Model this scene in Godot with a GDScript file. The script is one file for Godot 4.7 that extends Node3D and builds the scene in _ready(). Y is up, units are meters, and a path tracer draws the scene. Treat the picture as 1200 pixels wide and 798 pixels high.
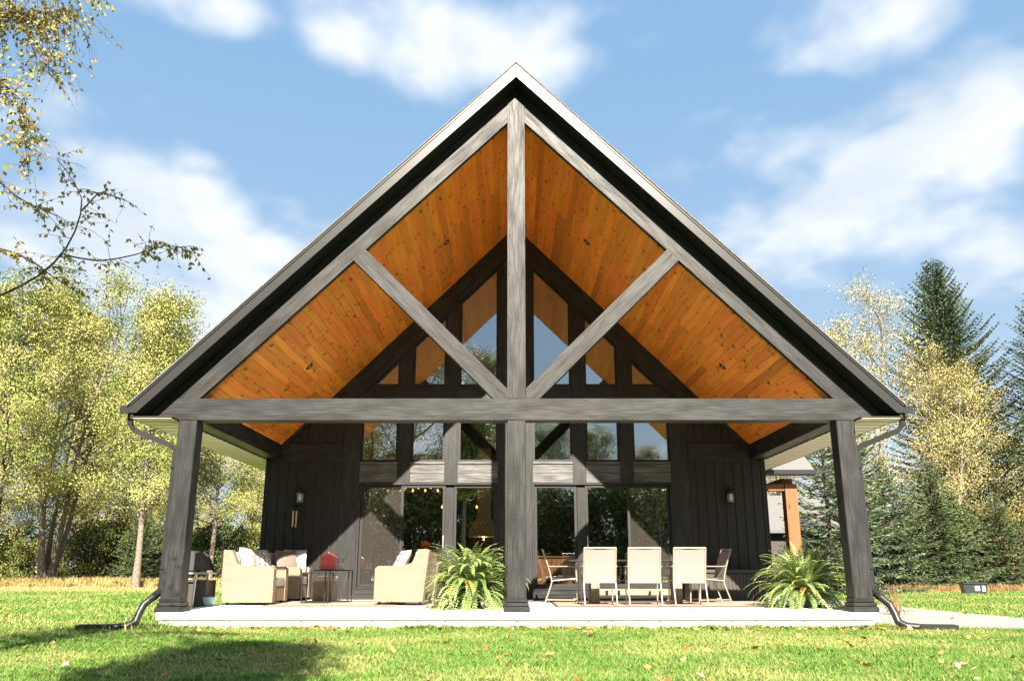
extends Node3D
# A timber-framed gable house with a covered porch, seen from the lawn on a bright autumn day.

var rng := RandomNumberGenerator.new()
var M := {}          # materials
var taken := {}      # names in use at top level
const WZ := -4.87    # the wall behind the porch
const SLAB := 0.25   # top of the porch slab
const CEIL := 8.36   # porch ceiling: y = CEIL - |x|

# ---------------------------------------------------------------- mesh builder
class MB:
	var v := PackedVector3Array()
	var n := PackedVector3Array()
	var c := PackedColorArray()
	var uv := PackedVector2Array()
	var ix := PackedInt32Array()
	var col := Color(1, 1, 1)
	var off := Vector2.ZERO
	func poly(p: Array, uvs: Array) -> void:   # convex, counter-clockwise seen from outside
		var nn: Vector3 = Vector3.ZERO
		for i in range(1, p.size() - 1):
			nn += (p[i] - p[0]).cross(p[i + 1] - p[0])
		nn = nn.normalized()
		var b := v.size()
		for i in p.size():
			v.append(p[i]); n.append(nn); c.append(col); uv.append(uvs[i] + off)
		for i in range(1, p.size() - 1):
			ix.append(b); ix.append(b + i + 1); ix.append(b + i)
	func quad(a: Vector3, b: Vector3, cc: Vector3, d: Vector3) -> void:
		var l := a.distance_to(b); var h := b.distance_to(cc)
		poly([a, b, cc, d], [Vector2(0, 0), Vector2(l, 0), Vector2(l, h), Vector2(0, h)])
	func box(ctr: Vector3, size: Vector3, bev := 0.0, bas := Basis()) -> void:
		var h := size * 0.5
		var ax := 0                                   # u runs along the longest axis
		if size.y > size.x and size.y >= size.z: ax = 1
		elif size.z > size.x and size.z > size.y: ax = 2
		var sh := [Vector2(rand_off(), rand_off())]
		for k in 3:
			for s: float in [-1.0, 1.0]:
				var u := (k + 1) % 3; var w := (k + 2) % 3
				var pts := []; var uvs := []
				var ring := [[-1, -1], [1, -1], [1, 1], [-1, 1]]
				if s < 0: ring.reverse()
				for r in ring:
					var q := Vector3.ZERO
					q[k] = s * h[k]; q[u] = r[0] * (h[u] - bev); q[w] = r[1] * (h[w] - bev)
					pts.append(ctr + bas * q)
					var along := q[ax] if ax != k else q[u]
					var other := q[w] if u == ax or ax == k else q[u]
					uvs.append(Vector2(along, other + 0.37 * k + 0.71 * s) + sh[0])
				poly(pts, uvs)
		if bev > 0.0:
			for k in 3:
				var u := (k + 1) % 3; var w := (k + 2) % 3
				for su: float in [-1.0, 1.0]:
					for sw: float in [-1.0, 1.0]:
						var a := Vector3.ZERO; var b := Vector3.ZERO; var d := Vector3.ZERO; var e := Vector3.ZERO
						a[k] = -(h[k] - bev); a[u] = su * h[u]; a[w] = sw * (h[w] - bev)
						b[k] = h[k] - bev; b[u] = su * h[u]; b[w] = sw * (h[w] - bev)
						d[k] = h[k] - bev; d[u] = su * (h[u] - bev); d[w] = sw * h[w]
						e[k] = -(h[k] - bev); e[u] = su * (h[u] - bev); e[w] = sw * h[w]
						var pts := [a, b, d, e]
						var uvs := []
						for q: Vector3 in pts: uvs.append(Vector2(q[ax], q[(ax + 1) % 3]) + sh[0])
						var nn := (b - a).cross(d - a)
						if nn[u] * su < 0.0: pts.reverse(); uvs.reverse()
						for i in 4: pts[i] = ctr + bas * pts[i]
						poly(pts, uvs)
			for sx: float in [-1.0, 1.0]:
				for sy: float in [-1.0, 1.0]:
					for sz: float in [-1.0, 1.0]:
						var s := Vector3(sx, sy, sz)
						var pts := []
						for k in 3:
							var q := s * (h - Vector3.ONE * bev); q[k] = s[k] * h[k]
							pts.append(q)
						if (pts[1] - pts[0]).cross(pts[2] - pts[0]).dot(s) < 0.0: pts.reverse()
						var uvs := []
						for q: Vector3 in pts: uvs.append(Vector2(q[ax], q[(ax + 1) % 3]) + sh[0])
						for i in 3: pts[i] = ctr + bas * pts[i]
						poly(pts, uvs)
	var seed_off := 0.0
	func rand_off() -> float:
		seed_off = fmod(seed_off + 0.6180339, 1.0)
		return seed_off * 7.3
	func prism(p2: PackedVector2Array, z0: float, z1: float, ud := Vector2(1, 0)) -> void:  # outline in x,y, extruded z0..z1
		var p := p2
		if Geometry2D.is_polygon_clockwise(p): p.reverse()   # y up: counter-clockwise wanted
		var area := 0.0
		for i in p.size():
			area += p[i].cross(p[(i + 1) % p.size()])
		if area < 0.0: p.reverse()
		var vd := Vector2(-ud.y, ud.x)
		var sh := Vector2(rand_off(), rand_off())
		var tri := Geometry2D.triangulate_polygon(p)
		for i in range(0, tri.size(), 3):
			var t := [p[tri[i]], p[tri[i + 1]], p[tri[i + 2]]]
			if (t[1] - t[0]).cross(t[2] - t[0]) < 0.0: t.reverse()
			var f := []; var u := []
			for q: Vector2 in t:
				f.append(Vector3(q.x, q.y, z1)); u.append(Vector2(q.dot(ud), q.dot(vd)) + sh)
			poly(f, u)
			f = [Vector3(t[2].x, t[2].y, z0), Vector3(t[1].x, t[1].y, z0), Vector3(t[0].x, t[0].y, z0)]
			u.reverse()
			poly(f, u)
		for i in p.size():
			var a := p[i]; var b := p[(i + 1) % p.size()]
			var pts := [Vector3(a.x, a.y, z0), Vector3(b.x, b.y, z0), Vector3(b.x, b.y, z1), Vector3(a.x, a.y, z1)]
			var along: bool = absf((b - a).normalized().dot(ud)) > 0.7
			var u := []
			for q: Vector3 in pts:
				var d := Vector2(q.x, q.y)
				u.append((Vector2(d.dot(ud), q.z + 0.3) if along else Vector2(q.z * 0.1, d.dot(vd))) + sh)
			poly(pts, u)
	func tube(path: Array, rad: Array, sides := 8, cap := true) -> void:
		var b := v.size()
		var m := path.size()
		var up := Vector3(0.13, 0.97, 0.21)
		var run := 0.0
		for i in m:
			var d: Vector3 = (path[mini(i + 1, m - 1)] - path[maxi(i - 1, 0)]).normalized()
			if absf(d.dot(up)) > 0.97: up = Vector3(0.9, 0.1, 0.4).normalized()
			var x := d.cross(up).normalized(); var y := x.cross(d).normalized()
			up = y
			if i > 0: run += path[i].distance_to(path[i - 1])
			for k in sides + 1:
				var a := TAU * k / sides
				var o := x * cos(a) + y * sin(a)
				v.append(path[i] + o * rad[i]); n.append(o); c.append(col)
				uv.append(Vector2(run, a / TAU * maxf(0.05, TAU * rad[0])) + off)
		for i in m - 1:
			for k in sides:
				var q := b + i * (sides + 1) + k
				var r := q + sides + 1
				ix.append_array([q, q + 1, r, q + 1, r + 1, r])
		if cap:
			for e in 2:
				var i := 0 if e == 0 else m - 1
				var s := v.size()
				var d: Vector3 = (path[1] - path[0]).normalized() * -1.0 if e == 0 else (path[m - 1] - path[m - 2]).normalized()
				v.append(path[i]); n.append(d); c.append(col); uv.append(Vector2.ZERO)
				for k in sides + 1:
					v.append(v[b + i * (sides + 1) + k]); n.append(d); c.append(col); uv.append(Vector2(k * 0.01, 0.02))
				for k in sides:
					if e == 0: ix.append_array([s, s + k + 2, s + k + 1])
					else: ix.append_array([s, s + k + 1, s + k + 2])
	func lathe(prof: Array, ctr: Vector3, sides := 20) -> void:   # profile of (radius, height), bottom to top
		var b := v.size(); var m := prof.size()
		for i in m:
			var d: Vector2 = (prof[mini(i + 1, m - 1)] - prof[maxi(i - 1, 0)])
			var nr := Vector2(d.y, -d.x).normalized()
			for k in sides + 1:
				var a := TAU * k / sides
				v.append(ctr + Vector3(cos(a) * prof[i].x, prof[i].y, sin(a) * prof[i].x))
				n.append(Vector3(cos(a) * nr.x, nr.y, sin(a) * nr.x)); c.append(col); uv.append(Vector2(a * 0.1, prof[i].y) + off)
		for i in m - 1:
			for k in sides:
				var q := b + i * (sides + 1) + k
				var r := q + sides + 1
				ix.append_array([q, r + 1, r, q, q + 1, r + 1])
	var heart := Vector3.INF   # where set, leaves turn outwards from here
	func leaf(p: Vector3, along: Vector3, side: Vector3, lift: float) -> void:   # a pointed leaf of two triangles, folded on its midrib
		var nn := side.cross(along).normalized()
		var sn := nn
		if heart != Vector3.INF:
			var out := (p - heart).normalized()
			if nn.dot(out) < 0.0:
				side = -side; nn = -nn
			sn = (nn * 0.75 + out * 0.5).normalized()
		var b := v.size()
		v.append(p); v.append(p + along * 0.45 + side + nn * lift); v.append(p + along); v.append(p + along * 0.45 - side + nn * lift)
		for k in 4:
			n.append(sn); c.append(col); uv.append(Vector2.ZERO)
		ix.append_array([b, b + 2, b + 1, b, b + 3, b + 2])
	func done() -> ArrayMesh:
		var a := []
		a.resize(Mesh.ARRAY_MAX)
		a[Mesh.ARRAY_VERTEX] = v; a[Mesh.ARRAY_NORMAL] = n; a[Mesh.ARRAY_COLOR] = c; a[Mesh.ARRAY_TEX_UV] = uv; a[Mesh.ARRAY_INDEX] = ix
		var m := ArrayMesh.new()
		m.add_surface_from_arrays(Mesh.PRIMITIVE_TRIANGLES, a)
		return m

# ---------------------------------------------------------------- scene helpers
func numbered(called: String) -> String:
	taken[called] = taken.get(called, -1) + 1
	return called if taken[called] == 0 else "%s_%03d" % [called, taken[called]]

func tag(o: Node, label := "", category := "", group := "", kind := "") -> Node:
	if label: o.set_meta("label", label)
	if category: o.set_meta("category", category)
	if group: o.set_meta("group", group)
	if kind: o.set_meta("kind", kind)
	return o

func thing(called: String, label: String, category: String, at := Vector3.ZERO, turn := 0.0, group := "") -> Node3D:
	var o := Node3D.new()
	o.name = numbered(called); o.position = at; o.rotation.y = turn
	add_child(o)
	tag(o, label, category, group)
	return o

func part(called: String, mesh: Mesh, m: Material, parent: Node, at := Vector3.ZERO, bas := Basis()) -> MeshInstance3D:
	var o := MeshInstance3D.new()
	o.name = called; o.mesh = mesh; o.material_override = m
	o.transform = Transform3D(bas, at)
	parent.add_child(o, true)
	return o

func single(called: String, mesh: Mesh, m: Material, label: String, category: String, at := Vector3.ZERO, turn := 0.0, group := "") -> MeshInstance3D:
	var o := part(numbered(called), mesh, m, self, at, Basis(Vector3.UP, turn))
	tag(o, label, category, group)
	return o

func boxm(size: Vector3, bev := 0.0) -> ArrayMesh:
	var b := MB.new()
	b.seed_off = rng.randf()
	b.box(Vector3.ZERO, size, bev)
	return b.done()

func boxpart(called: String, lo: Vector3, hi: Vector3, m: Material, parent: Node, bev := 0.0) -> MeshInstance3D:
	return part(called, boxm((hi - lo).abs(), bev), m, parent, (lo + hi) * 0.5)

func pv(a: Array) -> PackedVector2Array:
	var p := PackedVector2Array()
	for q in a: p.append(Vector2(q[0], q[1]))
	return p

func prismpart(called: String, pts: Array, z0: float, z1: float, m: Material, parent: Node, ud := Vector2(1, 0)) -> MeshInstance3D:
	var b := MB.new()
	b.seed_off = rng.randf()
	b.prism(pv(pts), z0, z1, ud)
	return part(called, b.done(), m, parent)

func tubepart(called: String, path: Array, r: float, m: Material, parent: Node, sides := 8) -> MeshInstance3D:
	var b := MB.new()
	var rad := []
	for p in path: rad.append(r)
	b.tube(path, rad, sides)
	return part(called, b.done(), m, parent)

# ---------------------------------------------------------------- materials
func lin(r: float, g: float, b: float) -> Color:
	return Color(r, g, b).linear_to_srgb()

func mat(col: Color, rough := 0.8, metal := 0.0) -> StandardMaterial3D:
	var m := StandardMaterial3D.new()
	m.albedo_color = col; m.roughness = rough; m.metallic = metal
	m.cull_mode = BaseMaterial3D.CULL_DISABLED
	return m

func noise_tex(w: int, h: int, freq: float, oct: int, stops: Array, sd := 1, type := FastNoiseLite.TYPE_SIMPLEX_SMOOTH, normal := false, bump := 4.0) -> NoiseTexture2D:
	var f := FastNoiseLite.new()
	f.seed = sd; f.frequency = freq; f.noise_type = type
	f.fractal_octaves = oct
	var t := NoiseTexture2D.new()
	t.width = w; t.height = h; t.seamless = true; t.noise = f; t.generate_mipmaps = false
	if normal:
		t.as_normal_map = true; t.bump_strength = bump
	elif stops.size():
		var g := Gradient.new()
		var o := PackedFloat32Array(); var cc := PackedColorArray()
		for s in stops:
			o.append(s[0]); cc.append(s[1])
		g.offsets = o; g.colors = cc
		t.color_ramp = g
	return t

func pine_texture(w: int, h: int, sd: int) -> ImageTexture:   # grain along x, knots scattered; tiles
	var im := Image.create(w, h, false, Image.FORMAT_RGB8)
	var f := FastNoiseLite.new(); f.seed = sd; f.frequency = 0.012; f.fractal_octaves = 3
	var r := RandomNumberGenerator.new(); r.seed = sd
	var knots := []
	for k in 24:
		knots.append([r.randf() * w, r.randf() * h, r.randf_range(5.0, 14.0) * (1.6 if r.randf() < 0.25 else 1.0), r.randf_range(0.6, 1.0)])
	for y in h:
		var near := []
		for k in knots:
			var dy: float = absf(y - k[1])
			if minf(dy, h - dy) < 48.0: near.append(k)
		for x in w:
			var bend := 0.0; var dark := 0.0
			for k in near:
				var dx: float = x - k[0]; dx -= w * roundf(dx / w)
				var dy: float = y - k[1]; dy -= h * roundf(dy / h)
				if absf(dx) > 60.0: continue
				var q := sqrt(dx * dx * 0.55 + dy * dy)
				bend += signf(dy) * 9.0 * exp(-(dx * dx) / 700.0 - absf(dy) / 14.0) * k[3]
				dark = maxf(dark, k[3] * clampf((k[2] - q) / 2.5, 0.0, 1.0))
				dark = maxf(dark, 0.35 * k[3] * exp(-pow((q - k[2] * 1.5) / 3.0, 2.0)))
			var yy := y + bend
			var ca := cos(TAU * x / w); var sa := sin(TAU * x / w)
			var big := f.get_noise_3d(ca * 26.0, sa * 26.0, yy * 3.2)
			var fine := f.get_noise_3d(ca * 40.0 + 300.0, sa * 40.0, yy * 16.0)
			var t := clampf(0.5 + big * 0.55 + fine * 0.4, 0.0, 1.0)
			var cl := Color(0.98, 0.40, 0.055).lerp(Color(0.74, 0.20, 0.018), t)
			cl = cl.lerp(Color(0.085, 0.022, 0.006), dark)
			im.set_pixel(x, y, cl.linear_to_srgb())
	return ImageTexture.create_from_image(im)

func timber_texture(sd: int, lo: float, hi: float) -> Array:   # rough-sawn stained timber: fibres along x, saw speckle, long drying cracks
	var w := 1024; var h := 256
	var im := Image.create(w, h, false, Image.FORMAT_RGB8)
	var rg := Image.create(w, h, false, Image.FORMAT_L8)
	var f := FastNoiseLite.new(); f.seed = sd; f.frequency = 0.02; f.fractal_octaves = 3
	var r := RandomNumberGenerator.new(); r.seed = sd
	var dark := PackedFloat32Array(); dark.resize(w * h)
	for k in 26:
		var y := r.randf() * h; var x0 := r.randi_range(0, w); var ln := r.randi_range(120, 700)
		var wd := r.randf_range(0.8, 2.6); var st := r.randf_range(0.35, 0.95)
		var dy := 0.0
		for i in ln:
			dy = clampf(dy + r.randfn() * 0.05, -0.35, 0.35)
			y += dy
			var e := sin(PI * i / float(ln)) * (0.55 + 0.45 * f.get_noise_2d(i * 3.0, k * 90.0) * 2.0)
			for q in range(-3, 4):
				var yy := posmod(int(y) + q, h)
				var a := st * e * clampf(wd - absf(q - fmod(y, 1.0)) + 0.5, 0.0, 1.0)
				var ii := yy * w + (x0 + i) % w
				dark[ii] = maxf(dark[ii], a)
	for y in h:
		for x in w:
			var ca := cos(TAU * x / w) * 40.0; var sa := sin(TAU * x / w) * 40.0
			var cb := cos(TAU * y / h) * 60.0; var sb := sin(TAU * y / h) * 60.0
			var fib := f.get_noise_3d(ca + cb * 4.0, sa + 700.0, sb * 4.0)
			var big := f.get_noise_3d(ca * 0.8, sa * 0.8 + 300.0, cb * 0.5 + sb * 0.3)
			var v := 0.45 + 0.55 * fib + 0.4 * big + r.randfn() * 0.10
			v = clampf(v, 0.0, 1.0)
			var c := lerpf(lo, hi, v * v * 0.6 + v * 0.4) * (1.0 - 0.8 * clampf(dark[y * w + x], 0.0, 1.0))
			im.set_pixel(x, y, Color(c * 0.985, c * 0.99, c * 1.02).linear_to_srgb())
			var ro := clampf(0.56 - 0.15 * v + 0.3 * dark[y * w + x], 0.0, 1.0)
			rg.set_pixel(x, y, Color(ro, ro, ro))
	return [ImageTexture.create_from_image(im), ImageTexture.create_from_image(rg)]

func wicker_textures() -> Array:   # a plain weave: flat strands over and under round stakes
	var w := 128
	var im := Image.create(w, w, false, Image.FORMAT_RGB8)
	var hm := Image.create(w, w, false, Image.FORMAT_L8)
	var r := RandomNumberGenerator.new(); r.seed = 5
	var tone := []
	for k in 64: tone.append(r.randf_range(0.82, 1.08))
	for y in w:
		for x in w:
			var row := y / 8; var colm := x / 16
			var over := (row + colm) % 2 == 0
			var a := sin(PI * ((y % 8) + 0.5) / 8.0)
			var b := sin(PI * ((x % 16) + 0.5) / 16.0)
			var hgt := a * (0.45 + 0.55 * b) if over else a * (0.45 * (1.0 - b))
			var k: float = tone[(row * 3 + colm * 5) % 64]
			var cl := Color(0.44, 0.36, 0.265) * k
			if hgt < 0.2: cl = Color(0.19, 0.135, 0.085)
			elif not over: cl = cl * 0.8
			im.set_pixel(x, y, Color(minf(cl.r, 0.75), minf(cl.g, 0.62), cl.b).linear_to_srgb())
			hm.set_pixel(x, y, Color(hgt, hgt, hgt))
	return [ImageTexture.create_from_image(im), ImageTexture.create_from_image(hm)]

func make_materials() -> void:
	# rough-sawn timber under a dark semi-gloss stain
	var rough_nm := noise_tex(512, 512, 0.09, 3, [], 8, FastNoiseLite.TYPE_SIMPLEX_SMOOTH, true, 3.0)
	var t := mat(Color(1, 1, 1), 0.43)
	t.metallic_specular = 0.38
	var tt := timber_texture(3, 0.006, 0.052)
	t.albedo_texture = tt[0]; t.uv1_scale = Vector3(0.4, 1.6, 1)
	t.normal_enabled = true; t.normal_texture = rough_nm; t.normal_scale = 0.1
	t.roughness = 1.0
	t.roughness_texture = tt[1]
	M.timber = t
	var s := mat(Color(1, 1, 1), 0.5)
	s.albedo_texture = noise_tex(256, 256, 0.02, 4, [[0.0, lin(0.016, 0.015, 0.0145)], [1.0, lin(0.032, 0.030, 0.029)]], 12)
	s.metallic_specular = 0.4
	s.uv1_scale = Vector3(0.5, 3.0, 1)
	M.siding = s
	var tr := mat(Color(1, 1, 1), 0.43)
	tr.metallic_specular = 0.45
	var tu := timber_texture(21, 0.007, 0.052)
	tr.albedo_texture = tu[0]
	tr.uv1_scale = Vector3(0.4, 1.6, 1)
	tr.normal_enabled = true; tr.normal_texture = rough_nm; tr.normal_scale = 0.1
	tr.roughness = 1.0; tr.roughness_texture = tu[1]
	# the header timbers over the doors are a paler grey than the other trim
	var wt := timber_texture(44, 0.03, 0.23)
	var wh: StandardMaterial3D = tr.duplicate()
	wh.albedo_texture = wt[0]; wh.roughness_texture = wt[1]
	M.greyish = wh
	M.trim = tr
	M.black = mat(lin(0.012, 0.012, 0.013), 0.55)
	M.black_metal = mat(lin(0.018, 0.018, 0.019), 0.32)
	M.fascia = mat(lin(0.025, 0.025, 0.0255), 0.33)
	M.fascia.metallic_specular = 0.42
	M.gutter = mat(lin(0.022, 0.022, 0.024), 0.3)
	var pine := mat(Color(1, 1, 1), 0.42)
	pine.albedo_texture = pine_texture(1024, 512, 7)
	pine.uv1_scale = Vector3(0.45, 1.05, 1)
	pine.vertex_color_use_as_albedo = true
	M.pine = pine
	M.soffit = mat(lin(0.62, 0.58, 0.49), 0.5)
	var conc := mat(Color(1, 1, 1), 0.9)
	conc.albedo_texture = noise_tex(512, 512, 0.02, 5, [[0.0, lin(0.44, 0.42, 0.40)], [0.45, lin(0.62, 0.60, 0.575)], [1.0, lin(0.70, 0.68, 0.655)]], 31)
	conc.uv1_triplanar = true; conc.uv1_world_triplanar = true; conc.uv1_scale = Vector3(0.7, 0.7, 0.7)
	conc.normal_enabled = true; conc.normal_texture = noise_tex(512, 512, 0.08, 4, [], 32, FastNoiseLite.TYPE_SIMPLEX_SMOOTH, true, 2.0); conc.normal_scale = 0.4
	M.concrete = conc
	var walk: StandardMaterial3D = conc.duplicate()
	walk.albedo_color = lin(0.48, 0.455, 0.43)
	M.walk = walk
	var sh := mat(Color(1, 1, 1), 0.95)
	sh.albedo_texture = noise_tex(256, 256, 0.06, 3, [[0.0, lin(0.07, 0.07, 0.072)], [1.0, lin(0.21, 0.205, 0.20)]], 41)
	sh.uv1_scale = Vector3(1.1, 3.0, 1)
	M.shingle = sh
	var wk := wicker_textures()
	var wi := mat(lin(1, 1, 1), 0.62)
	wi.albedo_texture = wk[0]; wi.uv1_scale = Vector3(4.0, 4.0, 4.0); wi.uv1_triplanar = true
	wi.heightmap_enabled = true; wi.heightmap_texture = wk[1]; wi.heightmap_scale = 1.0
	M.wicker = wi
	var cloth := noise_tex(256, 256, 0.2, 2, [], 51, FastNoiseLite.TYPE_SIMPLEX_SMOOTH, true, 1.2)
	M.white_fabric = fabric(lin(0.46, 0.43, 0.40), cloth)
	M.grey_fabric = fabric(lin(0.17, 0.145, 0.125), cloth)
	M.tan_fabric = fabric(lin(0.42, 0.24, 0.13), cloth)
	M.cover_fabric = fabric(lin(0.05, 0.049, 0.049), cloth)
	M.sling = fabric(lin(0.235, 0.212, 0.197), cloth)
	var spots := fabric(Color(1, 1, 1), cloth)
	spots.albedo_texture = noise_tex(256, 256, 0.02, 2, [[0.0, lin(0.06, 0.07, 0.07)], [0.45, lin(0.10, 0.12, 0.12)], [0.52, lin(0.6, 0.58, 0.54)], [1.0, lin(0.62, 0.6, 0.56)]], 61)
	spots.uv1_triplanar = true; spots.uv1_scale = Vector3(3, 3, 3)
	M.print_fabric = spots
	M.champagne = mat(lin(0.30, 0.27, 0.225), 0.42, 0.2)
	M.bamboo = mat(lin(0.60, 0.44, 0.27), 0.6)
	var teak := mat(lin(0.36, 0.31, 0.235), 0.8)
	teak.albedo_texture = noise_tex(256, 256, 0.02, 4, [[0.0, lin(0.45, 0.42, 0.38)], [1.0, lin(1, 1, 1)]], 71)
	teak.uv1_scale = Vector3(0.5, 5, 1)
	M.teak = teak
	var ced := mat(lin(0.24, 0.26, 0.6), 0.6)
	ced.albedo_texture = M.pine.albedo_texture; ced.uv1_scale = Vector3(0.25, 1.2, 1)
	M.cedar = ced
	M.coral = mat(lin(0.55, 0.085, 0.075), 0.45)
	M.steel = mat(lin(0.55, 0.55, 0.54), 0.35, 0.6)
	M.turquoise = mat(lin(0.30, 0.48, 0.46), 0.2)
	var rug := fabric(Color(1, 1, 1), cloth)
	rug.albedo_texture = noise_tex(256, 256, 0.08, 3, [[0.0, lin(0.20, 0.14, 0.10)], [0.5, lin(0.34, 0.26, 0.19)], [1.0, lin(0.44, 0.36, 0.28)]], 81)
	rug.uv1_triplanar = true; rug.uv1_scale = Vector3(1.4, 1.4, 1.4)
	M.rug = rug
	M.rug_border = fabric(lin(0.05, 0.045, 0.04), cloth)
	# coated insulating glass: part mirror, part clear
	var one := Image.create(4, 4, false, Image.FORMAT_RGB8); one.fill(Color(1, 1, 1))
	var gl := mat(Color(0.95, 0.975, 0.98, 0.29), 0.01, 1.0)
	gl.transparency = BaseMaterial3D.TRANSPARENCY_ALPHA; gl.albedo_texture = ImageTexture.create_from_image(one)
	M.glass = gl
	var clear := mat(Color(1, 1, 1, 0.12), 0.02)
	clear.transparency = BaseMaterial3D.TRANSPARENCY_ALPHA
	M.clear_glass = clear
	var scr := mat(lin(0.13, 0.115, 0.10), 0.9)
	scr.albedo_color.a = 0.6; scr.transparency = BaseMaterial3D.TRANSPARENCY_ALPHA
	M.screen = scr
	var bk := mat(Color(1, 1, 1), 0.95)
	bk.albedo_texture = noise_tex(256, 256, 0.03, 4, [[0.0, lin(0.07, 0.055, 0.042)], [0.5, lin(0.20, 0.165, 0.13)], [1.0, lin(0.36, 0.31, 0.255)]], 91)
	bk.uv1_scale = Vector3(0.7, 2.6, 1)
	M.bark = bk
	M.dark_bark = mat(lin(0.055, 0.042, 0.033), 0.95)
	M.leaf = leafmat(0.5)
	M.needle = leafmat(0.12)
	M.plaster = mat(lin(0.34, 0.32, 0.29), 0.9)
	M.cabinet = mat(lin(0.30, 0.29, 0.27), 0.5)
	M.oak_floor = mat(lin(0.22, 0.13, 0.07), 0.45)
	M.plastic_black = mat(lin(0.016, 0.016, 0.017), 0.4)
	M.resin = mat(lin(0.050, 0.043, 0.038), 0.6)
	M.white_paint = mat(lin(0.75, 0.74, 0.72), 0.5)
	var lampm := mat(lin(0.9, 0.7, 0.4), 0.4)
	lampm.emission_enabled = true; lampm.emission = Color(1.0, 0.72, 0.36); lampm.emission_energy_multiplier = 1.1
	M.bulb = lampm

func fabric(col: Color, nt: Texture2D) -> StandardMaterial3D:
	var m := mat(col, 0.95)
	m.normal_enabled = true; m.normal_texture = nt; m.normal_scale = 0.5; m.uv1_scale = Vector3(2, 2, 2); m.uv1_triplanar = true
	return m

func leafmat(through: float) -> StandardMaterial3D:
	var m := mat(Color(1, 1, 1), 0.6)
	m.vertex_color_use_as_albedo = true; m.metallic_specular = 0.25
	m.backlight_enabled = true; m.backlight = Color(through, through, through)
	return m

# ---------------------------------------------------------------- sky
func make_sky() -> PanoramaSkyMaterial:
	var w := 2048; var h := 1024
	var im := Image.create(w, h, false, Image.FORMAT_RGBF)
	var f := FastNoiseLite.new(); f.seed = 11; f.frequency = 1.9; f.fractal_octaves = 5; f.fractal_gain = 0.5
	var g := FastNoiseLite.new(); g.seed = 4; g.frequency = 0.9; g.fractal_octaves = 2
	# cloud banks the photograph shows: [azimuth right of the view, elevation, half width, half height, weight], degrees
	var banks := [[-6.7, 35.7, 8.1, 3.1, 1.45], [4.0, 35.1, 6.7, 2.9, 1.35], [-24.4, 34.7, 5.3, 1.5, 1.20], [24.5, 33.4, 6.1, 2.3, 1.20], [29.9, 24.4, 5.1, 1.9, 1.30], [33.9, 26.2, 2.2, 2.4, 1.00], [-17.5, 19.0, 7.7, 4.5, 1.00], [-23.2, 23.5, 3.8, 2.1, 0.85], [23.6, 19.9, 8.3, 2.9, 0.62], [-30.4, 17.8, 4.3, 3.0, 0.60]]
	for y in h / 2 + 8:
		var el := PI * (0.5 - (y + 0.5) / h)
		var ce := cos(el); var se := sin(el)
		var k := pow(clampf(1.0 - maxf(se, 0.0), 0.0, 1.0), 3.2)
		var base := Color(0.068, 0.128, 0.210).lerp(Color(0.205, 0.242, 0.27), k)
		for x in w:
			var az := wrapf(TAU * (x + 0.5) / w, -PI, PI)   # the first column of the panorama looks along -z
			var d := Vector3(sin(az) * ce, se, -cos(az) * ce)
			var q := d / (0.35 + maxf(d.y, 0.0)) 
			var nz := f.get_noise_3d(q.x * 0.8, q.y * 1.4, q.z * 0.8)
			var cover := 0.26 + 0.7 * g.get_noise_3d(q.x, q.y, q.z)
			var ad := rad_to_deg(az); var ed := rad_to_deg(el)
			if absf(ad) < 60.0:
				var fade := clampf((60.0 - absf(ad)) / 18.0, 0.0, 1.0)
				var b := -0.02
				for e in banks:
					var r: float = pow((ad - e[0]) / e[2], 2.0) + pow((ed - e[1]) / e[3], 2.0)
					b = maxf(b, minf(e[4], 1.2) * (1.0 - 0.42 * r) * 0.44)
				cover = lerpf(cover, b, fade)
			var fine := f.get_noise_3d(q.x * 3.1 + 9.0, q.y * 4.0, q.z * 3.1)
			var a := smoothstep(0.04, 0.70, cover + nz * 0.72 + fine * 0.42)
			var white := Color(0.29, 0.295, 0.30).lerp(Color(0.215, 0.235, 0.258), smoothstep(0.15, 0.6, nz + 0.2 * cover))
			im.set_pixel(x, y, base.lerp(white, a * 0.92))
	for y in range(h / 2 + 8, h):
		for x in range(0, w, 1):
			im.set_pixel(x, y, Color(0.16, 0.17, 0.11))
	var p := PanoramaSkyMaterial.new()
	p.panorama = ImageTexture.create_from_image(im)
	return p

# ---------------------------------------------------------------- main
func _ready() -> void:
	rng.seed = 20
	var cam := Camera3D.new()
	cam.name = "camera"; cam.position = Vector3(-0.07, 0.88, 12.8); cam.rotation_degrees = Vector3(15.23, 0, 0)
	cam.fov = 44.42; cam.near = 0.1; cam.far = 2000.0
	add_child(cam)
	var env := Environment.new()
	env.background_mode = Environment.BG_SKY
	env.sky = Sky.new(); env.sky.sky_material = make_sky()
	env.tonemap_mode = Environment.TONE_MAPPER_LINEAR; env.tonemap_exposure = 3.85
	env.sdfgi_enabled = true; env.ssao_enabled = true; env.ssil_enabled = true
	var we := WorldEnvironment.new(); we.name = "environment"; we.environment = env
	add_child(we)
	var sun := DirectionalLight3D.new()
	sun.name = "sun"; sun.light_energy = 1.6; sun.light_angular_distance = 0.5; sun.light_color = Color(1.0, 0.955, 0.88); sun.shadow_enabled = true
	add_child(sun)
	sun.look_at_from_position(Vector3.ZERO, -Vector3(0.075, 0.744, 1.0), Vector3.UP)
	make_materials()
	print("materials ", Time.get_ticks_msec())
	ground()
	house()
	print("house ", Time.get_ticks_msec())
	wing_and_garage()
	interior()
	fixtures()
	furniture()
	print("furniture ", Time.get_ticks_msec())
	ferns()
	yard()
	trees()
	print("trees ", Time.get_ticks_msec())
	grass()
	print("grass ", Time.get_ticks_msec())

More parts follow.
